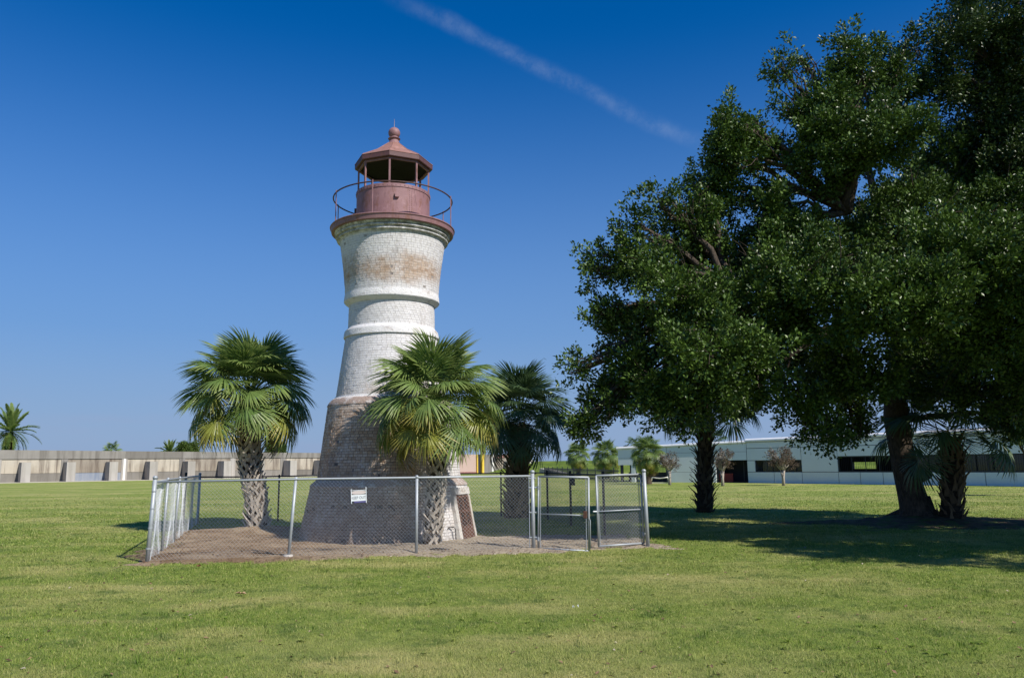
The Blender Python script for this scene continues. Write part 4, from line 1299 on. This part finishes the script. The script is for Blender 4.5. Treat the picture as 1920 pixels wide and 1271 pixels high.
for z in (0.25, 0.75, 1.25, 1.44):
    MB().tube([tb+Vector((-.01, 0, z)), FP4+Vector((.07, -.02, z))], 0.016, 6).build('band', MT['galv'], FENCE)
for z in (0.25, 0.62, 0.98, 1.30):
    q = FLc+Vector((0.075*z/TOP, -0.02*z/TOP, z))
    MB().tube([q, q+Vector((0, 0, .022))], 0.044, 12).build('band', MT['galv'], FENCE)
MB().tube([p2, p2+Vector((0, 0, .07))], [0.12, 0.085], 12).build('footing', MT['concrete_pale'], FENCE)
q = FPR+dR*0.55
tag(MB().box(q.x+.03, q.x+.13, q.y-.06, q.y+.06, 1.12, 1.42).build('junction_box', MT['black']), 'small dark box fixed to a post of the side fence', 'box')

def gate(label, hinge, rz, w, h, lean, mid_z, latch):
    Gt = tag(empty('gate', hinge, rz), label, 'gate', 'gate leaves of the fence')
    Gt.rotation_euler = (0, lean, rz)
    fr = MB()
    fr.tube([(0, 0, .03), (0, 0, h)], 0.021, 10).tube([(w, 0, .03), (w, 0, h)], 0.021, 10)
    fr.tube([(0, 0, h), (w, 0, h)], 0.021, 10).tube([(0, 0, .03), (w, 0, .03)], 0.021, 10)
    fr.build('frame', MT['galv'], Gt, True)
    MB().tube([(0.02, 0.012, mid_z), (w-.02, 0.012, mid_z)], 0.014, 8).build('mid_rail', MT['galv'], Gt, True)
    wires((0.02, -0.02, 0), (w-.02, -0.02, 0), .04, h, MT['wire'], Gt, bulge=0.006, seed=int(w*100))
    MB().tube([(.05, -.02, .05), (.05, -.02, h-.02)], 0.007, 6).build('tension_bar', MT['galv'], Gt)
    MB().tube([(w-.05, -.02, .05), (w-.05, -.02, h-.02)], 0.007, 6).build('tension_bar', MT['galv'], Gt)
    for z in (0.22, h-.22):
        MB().tube([(-.055, 0, z), (.02, 0, z)], 0.017, 8).build('hinge', MT['galv'], Gt)
        MB().tube([(0, 0, z-.04), (0, 0, z+.04)], 0.028, 10).build('hinge', MT['galv'], Gt)
    if latch:
        MB().tube([(w+.035, -.02, .08), (w+.035, -.02, .62), (w+.02, -.02, .66), (w, -.02, .64)], 0.010, 8).build('drop_rod', MT['galv'], Gt, True)
        MB().box(w-.10, w-.035, -.05, .03, mid_z-.05, mid_z+.09).build('latch', MT['rust'], Gt)
    else:
        MB().tube([(w-.02, .0, mid_z), (w+.10, .0, mid_z+.005)], 0.014, 8).build('latch', MT['sign_white'], Gt)
gate('chain-link gate leaf hung on the post nearer the lighthouse, dropping a latch rod', FP4+Vector((.10, -.015, 0)), math.atan2(-0.40, 1.02), 1.07, 1.475, 0.02, 0.72, True)
gate('tilted chain-link gate leaf hung on the end post by the oak shade', FPR+Vector((-.07, .10, 0.03)), math.atan2(-0.42, -1.0), 1.08, 1.46, 0.012, 0.73, False)

# KEEP OUT sign
sp = fpt(-3.06)
SG = tag(empty('warning_sign', (sp.x, sp.y-.035, 1.02), math.atan2(dF.y, dF.x)), 'small faded KEEP OUT sign wired to the front of the chain-link fence', 'sign')
SG.rotation_euler = (0, rad(-2.5), math.atan2(dF.y, dF.x))
MB().box(-.150, .150, 0, .004, .035, .158).build('panel', MT['sign_white'], SG)
MB().box(-.150, .150, 0, .004, .158, .240).build('header', MT['sign_black'], SG)
MB().box(-.09, .135, .001, .005, .0, .036).build('footer', MT['purple_print'], SG)
ov = MB()
ov.v = [(0.135*math.cos(t)*(1), -0.003, .199+.031*math.sin(t)) for t in np.linspace(0, 2*pi, 33)[:-1]]
ov.v = [(math.copysign(abs(math.cos(t))**.7, math.cos(t))*.140, -0.003, .199+.034*math.copysign(abs(math.sin(t))**.8, math.sin(t))) for t in np.linspace(0, 2*pi, 33)[:-1]]
ov.f = [tuple(range(32))]
ov.build('oval', MT['sign_faded'], SG)
for x in (-.150, .138):
    MB().box(x, x+.013, -.006, .004, -.01, .30 if x > 0 else .275).build('edge_strip', MT['sign_white'], SG)
MB().box(-.150, .150, -.006, .004, .236, .246).build('edge_strip', MT['sign_white'], SG)
tc = bpy.data.curves.new('lettering', 'FONT')
tc.body = 'KEEP OUT'; tc.align_x = 'CENTER'; tc.align_y = 'CENTER'; tc.size = 0.074; tc.extrude = 0.0008; tc.offset = 0.0
tc.materials.append(MT['sign_letter'])
to = bpy.data.objects.new('lettering', tc); COL.objects.link(to); 
to.location = (0, 0, 0)
bpy.context.view_layer.update()
lm = bpy.data.meshes.new_from_object(to.evaluated_get(bpy.context.evaluated_depsgraph_get()))
bpy.data.objects.remove(to); lm.materials.clear(); lm.materials.append(MT['sign_letter'])
to = link_obj('lettering', lm, SG)
to.location = (-.003, -.003, .097); to.rotation_euler = (rad(90), 0, 0); to.scale = (0.83, 1.05, 1)

# small things in the yard and on the lawn
tag(MB().tube([(-5.25, 16.15, .05), (-5.0, 15.95, .05), (-4.7, 15.80, .045), (-4.42, 15.68, .05)], 0.008, 6).build('cable', MT['black_rubber'], None, True), 'thin dark cable lying on the earth by the second fence post', 'cable')
tag(MB().tube([(-1.72, 16.30, .05), (-1.60, 16.28, .07), (-1.46, 16.27, .065), (-1.33, 16.25, .05)], [.012, .018, .018, .01], 7).build('stick', MT['curb_pipe'], None, True), 'short dark stick on the ground under the palm before the lighthouse', 'stick')
a = DOOR_A - 0.30
q = Vector((TX+2.18*math.cos(a), TY+2.18*math.sin(a), 0))
tag(MB().tube([q+Vector((-.11, -.06, -.05)), q+Vector((-.11, -.02, .26)), q+Vector((-.08, -.02, .31)), q+Vector((.05, .0, .32)), q+Vector((.08, .0, .28)), q+Vector((.10, -.03, -.05))], 0.014, 8).build('pipe', MT['curb_pipe'], None, True),
    'bent dark pipe hoop against the lighthouse plinth beside the rusty door', 'pipe')
tag(MB().tube([(-0.27, 26.0, 2.55), (-0.36, 25.9, 2.2), (-0.40, 25.85, 1.7), (-0.42, 25.85, 1.4)], [.012, .01, .008, .006], 5).build('frond_stalk', MT['curb_pipe'], None, True), 'thin dry stalk hanging beside the dark shaggy palm trunk', 'stalk')
def fallen(name, x, y, s, m, lab, sd):
    r = random.Random(sd)
    b = MB()
    for k in range(3):
        a = r.uniform(0, 2*pi)
        c = Vector((x+r.uniform(-.04, .04), y+r.uniform(-.04, .04), .035))
        d = Vector((math.cos(a), math.sin(a), r.uniform(0, .4)))*s
        n = Vector((-math.sin(a), math.cos(a), r.uniform(-.5, .5)))*s*.45
        i = len(b.v)
        b.v += [tuple(c-d), tuple(c+n+Vector((0, 0, .02))), tuple(c+d), tuple(c-n+Vector((0, 0, .03)))]
        b.f.append((i, i+1, i+2, i+3))
    tag(b.build(name, MT[m]), lab, 'leaf', 'fallen leaves')
fallen('fallen_leaf', -5.55, 14.1, .05, 'dead_leaf', 'curled brown leaf on the grass just outside the fence corner', 1)
fallen('fallen_leaf', -3.75, 11.1, .06, 'tan_leaf', 'pale tan leaf on the open lawn below the leaf by the fence', 2)
fallen('fallen_leaf', -5.0, 7.9, .05, 'dead_leaf', 'brown leaf on the near grass toward the bottom corner', 3)
fallen('paper_scrap', 0.72, 9.75, .012, 'sign_white', 'tiny white scrap on the middle of the lawn', 4)

# ------------------------------------------------------------------ flood wall
FW = tag(empty('flood_wall', (WA[0], WA[1], 0), wang), 'long stained concrete flood wall with square buttresses across the back of the lawn', 'wall')
wh = lambda s: 4.46 - 0.0095*s
def seg(s0, s1, y0, y1, z0, z1, name, m, top=None):
    """local box; z1 may follow the falling top of the wall (top = distance below it)"""
    za, zb = (z1, z1) if top is None else (wh(s0)-top, wh(s1)-top)
    return MB().hexa([(s0, y0, z0), (s1, y0, z0), (s1, y1, z0), (s0, y1, z0), (s0, y0, za), (s1, y0, zb), (s1, y1, zb), (s0, y1, za)]).build(name, MT[m], FW)
JO = [-48.6, -40.6, -32.6, -24.6, -16.5, -8.4, -0.45, 7.6, 15.5, 23.75, 31.6, 40.0, 48.0, 56.0, 64.0, 74.0]
seg(-56, 74, 0.12, 0.6, -0.2, 0, 'wall_core', 'concrete_grey', 0.08)
for i, s in enumerate(JO):
    pale = (i % 2 == 0)
    if s < 70:
        seg(s-0.42, s+0.42, -0.06, 0.14, 0.04, 0, 'pilaster', 'concrete_pale' if pale else 'concrete_grey', 0.62)
        if pale:
            seg(s-0.16, s+0.16, -0.10, -0.062, 0.04, 0, 'joint_strip', 'white_paint' if i % 4 == 0 else 'concrete_pale', 0.02)
for a, b in zip(JO[:-1], JO[1:]):
    seg(a+0.005, b-0.005, -0.12, 0.16, 3.2, 0, 'coping', 'concrete_grey', 0.0).data
    o = FW.children[-1]
    for v in o.data.vertices:
        if abs(v.co.z-3.2) < 1e-4:
            v.co.z = wh(v.co.x) - 0.60
    seg(a+0.44, b-0.44, 0.02, 0.13, 1.22, 0, 'panel', 'concrete_tan', 0.63)
    seg(a+0.44, b-0.44, -0.02, 0.13, 0.04, 1.18, 'plinth', 'blue_band' if a in (7.6,) else 'concrete_grey')
k = -9
s = 2.04 + 5.42*k
for k in range(-9, 14):
    s = 2.04 + 5.44*k
    if s < 73:
        MB().hexa([(s-.02, -3.1, 0), (s+1.1, -3.1, 0), (s+1.1, -0.13, 0), (s-.02, -.13, 0), (s-.02, -3.0, 2.72), (s+1.1, -3.0, 2.72), (s+1.1, -.13, 2.74), (s-.02, -.13, 2.74)]).build('buttress', MT['concrete_pale'], FW)
# plain end panel, gate slot, end pier
seg(74.05, 80.0, 0.0, 0.5, 0.0, 0, 'end_panel', 'concrete_pink', 0.0)
seg(74.05, 80.0, -0.1, 0.0, 0.0, 0.3, 'plinth', 'red_roof')
tag(MB().box(80.05, 80.25, -.35, .4, 0, wh(80)).build('gate_edge', MT['yellow_paint'], FW))
seg(80.26, 81.30, 0.25, 0.4, 0.0, 0, 'gate_slot', 'dark_frame', 0.0)
seg(81.31, 81.75, -.35, 0.4, 0.0, 0, 'gate_edge', 'yellow_paint', -0.1)
seg(81.8, 83.7, -.2, 0.5, 0.0, 0, 'pier', 'concrete_grey', 0.0)
seg(83.72, 84.2, -.3, 0.5, 0.0, 0, 'joint_strip', 'white_paint', 0.0)
seg(84.22, 94.2, 0.0, 0.5, 0.0, 0, 'wall_core', 'concrete_grey', 0.05)
seg(84.9, 93.6, -0.05, -0.002, 0.9, 0, 'panel', 'concrete_tan', 0.55)
seg(84.22, 94.2, -0.12, -0.06, 3.0, 0, 'coping', 'red_roof', 0.0)
MB().box(86.9, 88.6, -1.5, -.13, 0, 2.3).build('buttress', MT['concrete_pale'], FW)
seg(94.25, 96.4, -.2, 0.5, 0.0, 2.25, 'pier', 'concrete_pale')
seg(92.6, 93.8, -1.0, -.13, 0.0, 2.9, 'buttress', 'concrete_pale')

# ------------------------------------------------------------------ low building
J = Vector((19.05, 64.5, 0)); RR = Vector((31.11, 49.5, 0)); LL = Vector((9.52, 72.0, 0))
BLD = tag(empty('office_building', (J.x, J.y, 0)), 'low pale blue-grey panelled building with dark window bands and a white roof edge', 'building')
def frame_of(A, B):
    u = (B-A).normalized()
    n = Vector((-u.y, u.x, 0))       # into the building
    return A-J, u, n
def bbox(fr, s0, s1, y0, y1, z0, z1, name, m, parent=None, dz=0.0):
    """dz: extra top height per metre along s"""
    A, u, n = fr
    f = lambda s, y, z: A+u*s+n*y+Vector((0, 0, z))
    return MB().hexa([f(s0, y0, z0), f(s1, y0, z0), f(s1, y1, z0), f(s0, y1, z0), f(s0, y0, z1+dz*s0), f(s1, y0, z1+dz*s1), f(s1, y1, z1+dz*s1), f(s0, y1, z1+dz*s0)]).build(name, MT[m], parent or BLD)
FRt = frame_of(J, RR)
TZ = 0.006
js = [0.0, 4.86, 7.80, 11.1, 14.4, 17.7, 21.0, 24.3, 28.5]
gp = 0.022
W1, W2 = (0.75, 4.86, 0.87, 1.78), (7.82, 28.0, 0.90, 2.00)
def paneled(s0, s1, z0, z1, dz=0.0):
    bbox(FRt, s0+gp, s1-gp, 0.0, 0.06, z0+(gp if z0 > 0.01 else 0), z1-gp, 'wall_panel', 'panel_paint', None, dz)
for a, b in zip(js[:-1], js[1:]):
    sp_ = [a, b]
    if a in (0.0, 7.80, 11.1):
        sp_ = [a, (a+b)/2, b]
    for q, w in zip(sp_[:-1], sp_[1:]):
        paneled(q, w, 0.0, 0.87)
    paneled(a, b, 2.76, 3.26, TZ)
    if a >= 7.8:
        paneled(a, b, 2.00, 2.76)
    elif a == 0.0:
        paneled(0, 4.86, 1.78, 2.76)
        paneled(0, 0.75, 0.87, 1.78)
    else:
        paneled(a, b, 0.87, 2.76)
for s0, s1, z0, z1, dz in ((0, 28.5, 0, 0.86, 0), (0, 28.5, 2.01, 3.26, TZ), (0, 7.82, 1.79, 2.01, 0), (0.0, 0.74, .86, 1.79, 0), (4.87, 7.81, .86, 1.79, 0), (28.0, 28.5, .86, 2.01, 0)):
    bbox(FRt, s0+.005, s1-.005, 0.062, 0.30, z0, z1, 'wall_backing', 'joint_dark', None, dz)
def edge_cap(fr, s0, s1, z0, z1, dz):
    A, u, n = fr
    f = lambda s, y, z: A+u*s+n*y+Vector((0, 0, z+dz*s))
    pr_ = [(-0.06, z0), (-0.10, z0+.05), (-0.09, z0+.13), (-0.03, z0+.21), (0.08, z1-.01), (0.22, z1), (0.5, z1), (0.5, z0)]
    V = [tuple(f(s_, y, z)) for s_ in (s0, s1) for y, z in pr_]
    k = len(pr_)
    F = [(a, (a+1) % k, k+(a+1) % k, k+a) for a in range(k)] + [tuple(range(k-1, -1, -1)), tuple(range(k, 2*k))]
    link_mesh('roof_edge', V, F, MT['roof_white'], BLD)
edge_cap(FRt, -0.06, 28.6, 3.285, 3.55, TZ)
bbox(FRt, -0.03, 28.6, -0.045, 0.05, 3.225, 3.28, 'drip_edge', 'roof_grey_metal', None, TZ)
bbox(FRt, 0, 28.5, 0.5, 9.0, 3.1, 3.3, 'roof', 'roof_grey_metal', None, TZ)
bbox(FRt, 0, 28.5, 0.31, 9.0, -0.1, 0.05, 'floor_slab', 'interior')
HA, HB = 4.3, 6.3
bbox(FRt, 0, HA, 8.7, 9.0, 0.05, 3.1, 'rear_wall', 'interior'); bbox(FRt, HB, 28.5, 8.7, 9.0, 0.05, 3.1, 'rear_wall', 'interior')
bbox(FRt, HA, HB, 8.7, 9.0, 0.05, 1.0, 'rear_wall', 'interior'); bbox(FRt, HA, HB, 8.7, 9.0, 1.55, 3.1, 'rear_wall', 'interior')
bbox(FRt, 0, 0.25, 0.31, 8.7, 0.05, 3.2, 'end_wall', 'panel_paint')
bbox(FRt, 28.2, 28.5, 0.31, 8.7, 0.05, 3.2, 'end_wall', 'panel_paint')
for s0, s1, z0, z1, nb in ((*W1, 4), (*W2, 20)):
    wn = bbox(FRt, s0, s1, 0.10, 0.16, z1-.06, z1, 'window', 'dark_frame')
    bbox(FRt, s0, s1, 0.10, 0.16, z0, z0+.05, 'sill', 'dark_frame', wn)
    b = MB()
    A_, u_, n_ = FRt
    for k in range(nb+1):
        s = s0+.02 + (s1-s0-.04)*k/nb
        bbox(FRt, s-.025, s+.025, 0.10, 0.16, z0+.05, z1-.06, 'mullion', 'dark_frame', wn)
    nbar = int((s1-s0)/0.14)
    for k in range(nbar):
        s = s0+.07+k*.14
        p = A_+u_*s+n_*0.13
        b.tube([p+Vector((0, 0, z0+.05)), p+Vector((0, 0, z1-.06))], 0.010, 4, False)
    b.build('window_bars', MT['dark_frame'], wn)
    n_pan = 2 if nb == 4 else 10
    for k in range(n_pan):
        q0 = s0+.3+(s1-s0-.3)*k/n_pan; q1 = s0+.3+(s1-s0-.3)*(k+1)/n_pan
        if 7.8 < q1 < 12.2:
            continue
        bbox(FRt, q0, q1-.04, 0.55, 0.58, z0-.1, z1+.1, 'pane', 'glass', wn)
# left wing
FLw = frame_of(LL, J)
TL = 0.022
LWn = (J-LL).length
for a, b, z0, z1, dz in ((0.0, 4.9, 1.52, 2.1, 0), (0, 4.9, 2.12, 2.92, TL), (4.92, 7.1, 0, .86, 0), (7.12, 9.4, 0, .86, 0), (4.92, 9.4, .88, 2.5, 0), (4.92, 9.4, 2.52, 2.92, TL), (9.42, LWn-.02, 1.83, 2.50, 0), (9.42, LWn-.02, 2.52, 2.92, TL)):
    bbox(FLw, a+.01, b-.01, 0.02, 0.10, z0, z1, 'wall_panel', 'panel_paint', None, dz)
for s0, s1, z0, z1 in ((0.0, LWn, 1.86, 2.9), (0, 4.9, 1.53, 1.86), (4.9, 9.4, 0, 1.86)):
    bbox(FLw, s0+.01, s1-.01, 0.11, 0.30, z0, z1, 'wall_backing', 'joint_dark')
edge_cap(FLw, -.1, LWn, 2.94, 3.15, TL)
bbox(FLw, 0, LWn, 0.5, 8.0, 2.8, 3.0, 'roof', 'roof_grey_metal', None, TL)
bbox(FLw, 1.32, 1.70, 0.05, 0.30, 0, 1.52, 'column', 'panel_paint'); bbox(FLw, 0.2, 0.38, 0.05, 0.30, 0, 1.52, 'column', 'dark_frame')
bbox(FLw, 1.18, 1.30, 0.05, 0.20, 0, 1.52, 'door_post', 'dark_frame')
bbox(FLw, 4.76, 4.90, 0.05, 0.3, 0, 1.52, 'door_post', 'dark_frame')
bbox(FLw, 0.38, 1.18, 1.2, 1.4, 0, 0.85, 'low_wall', 'interior'); bbox(FLw, 1.72, 4.76, 1.2, 1.4, 0, 0.85, 'low_wall', 'interior')  # shade of the open bay is put into this wall's dark colour
b = MB(); A_, u_, n_ = FLw
for k in range(21):
    p = A_+u_*(1.80+k*.14)+n_*1.3
    b.tube([p+Vector((0, 0, .85)), p+Vector((0, 0, 1.3))], 0.012, 4, False)
b.tube([A_+u_*1.72+n_*1.3+Vector((0, 0, 1.28)), A_+u_*4.76+n_*1.3+Vector((0, 0, 1.28))], 0.02, 4)
b.build('bars', MT['dark_frame'], BLD)
bbox(FLw, 9.4, LWn-.02, 2.4, 2.6, 0.02, 1.9, 'entry_back', 'interior'); bbox(FLw, 9.4, 9.5, .3, 2.4, 0, 1.9, 'entry_side', 'interior')
bbox(FLw, 9.52, 10.7, 0.35, 0.45, 0.02, 0.75, 'red_board', 'red_board')
bbox(FLw, 9.5, LWn-.02, 0.32, 2.4, -.1, 0.03, 'entry_floor', 'interior')
bbox(FLw, 11.3, 11.38, 1.2, 1.26, 0.03, 1.85, 'door_post', 'dark_frame')

tag(MB().tube([(22.7, 80, -.1), (22.7, 80, 3.5), (22.65, 80, 12)], [.11, .10, .06], 10).build('lamp_post', MT['pole_metal'], None, True), 'tall thin dark pole standing behind the roof of the low building', 'pole')
BN = tag(empty('bench', (12.1, 65.6, 0), rad(-38)), 'low white bench with splayed legs in front of the open bay', 'bench')
MB().tube([(-.72, 0, .50), (-.35, 0, .44), (0, 0, .42), (.35, 0, .45), (.72, 0, .52)], 0.045, 8).build('seat', MT['white_paint'], BN, True)
for sx in (-1, 1):
    MB().tube([(sx*.70, 0, .50), (sx*.90, 0, 0)], 0.055, 8).build('leg', MT['white_paint'], BN)
MB().tube([(-.9, 0, .05), (.9, 0, .05)], 0.03, 6).build('base_rail', MT['white_paint'], BN)

PF = tag(empty('picket_fence', (4.6, 118, 0)), 'black iron picket fence along the foot of the green levee', 'fence')
pa, pb = Vector((4.6, 118, 0)), Vector((9.3, 70, 0))
Lp = (pb-pa).length; up_ = (pb-pa)/Lp
b = MB(); n = int(Lp/0.22)
for k in range(n):
    q = up_*(k*.22)
    b.tube([q+Vector((0, 0, 0)), q+Vector((0, 0, 1.12))], 0.014, 4, False)
b.build('pickets', MT['dark_frame'], PF)
for z in (0.2, 1.0):
    MB().tube([Vector((0, 0, z)), up_*Lp+Vector((0, 0, z))], 0.03, 6).build('rail', MT['dark_frame'], PF)
for k in range(0, int(Lp/4.2)+1):
    q = up_*(k*4.2)
    MB().tube([q-Vector((0, 0, .1)), q+Vector((0, 0, 1.3))], 0.05, 6).build('post', MT['dark_frame'], PF)
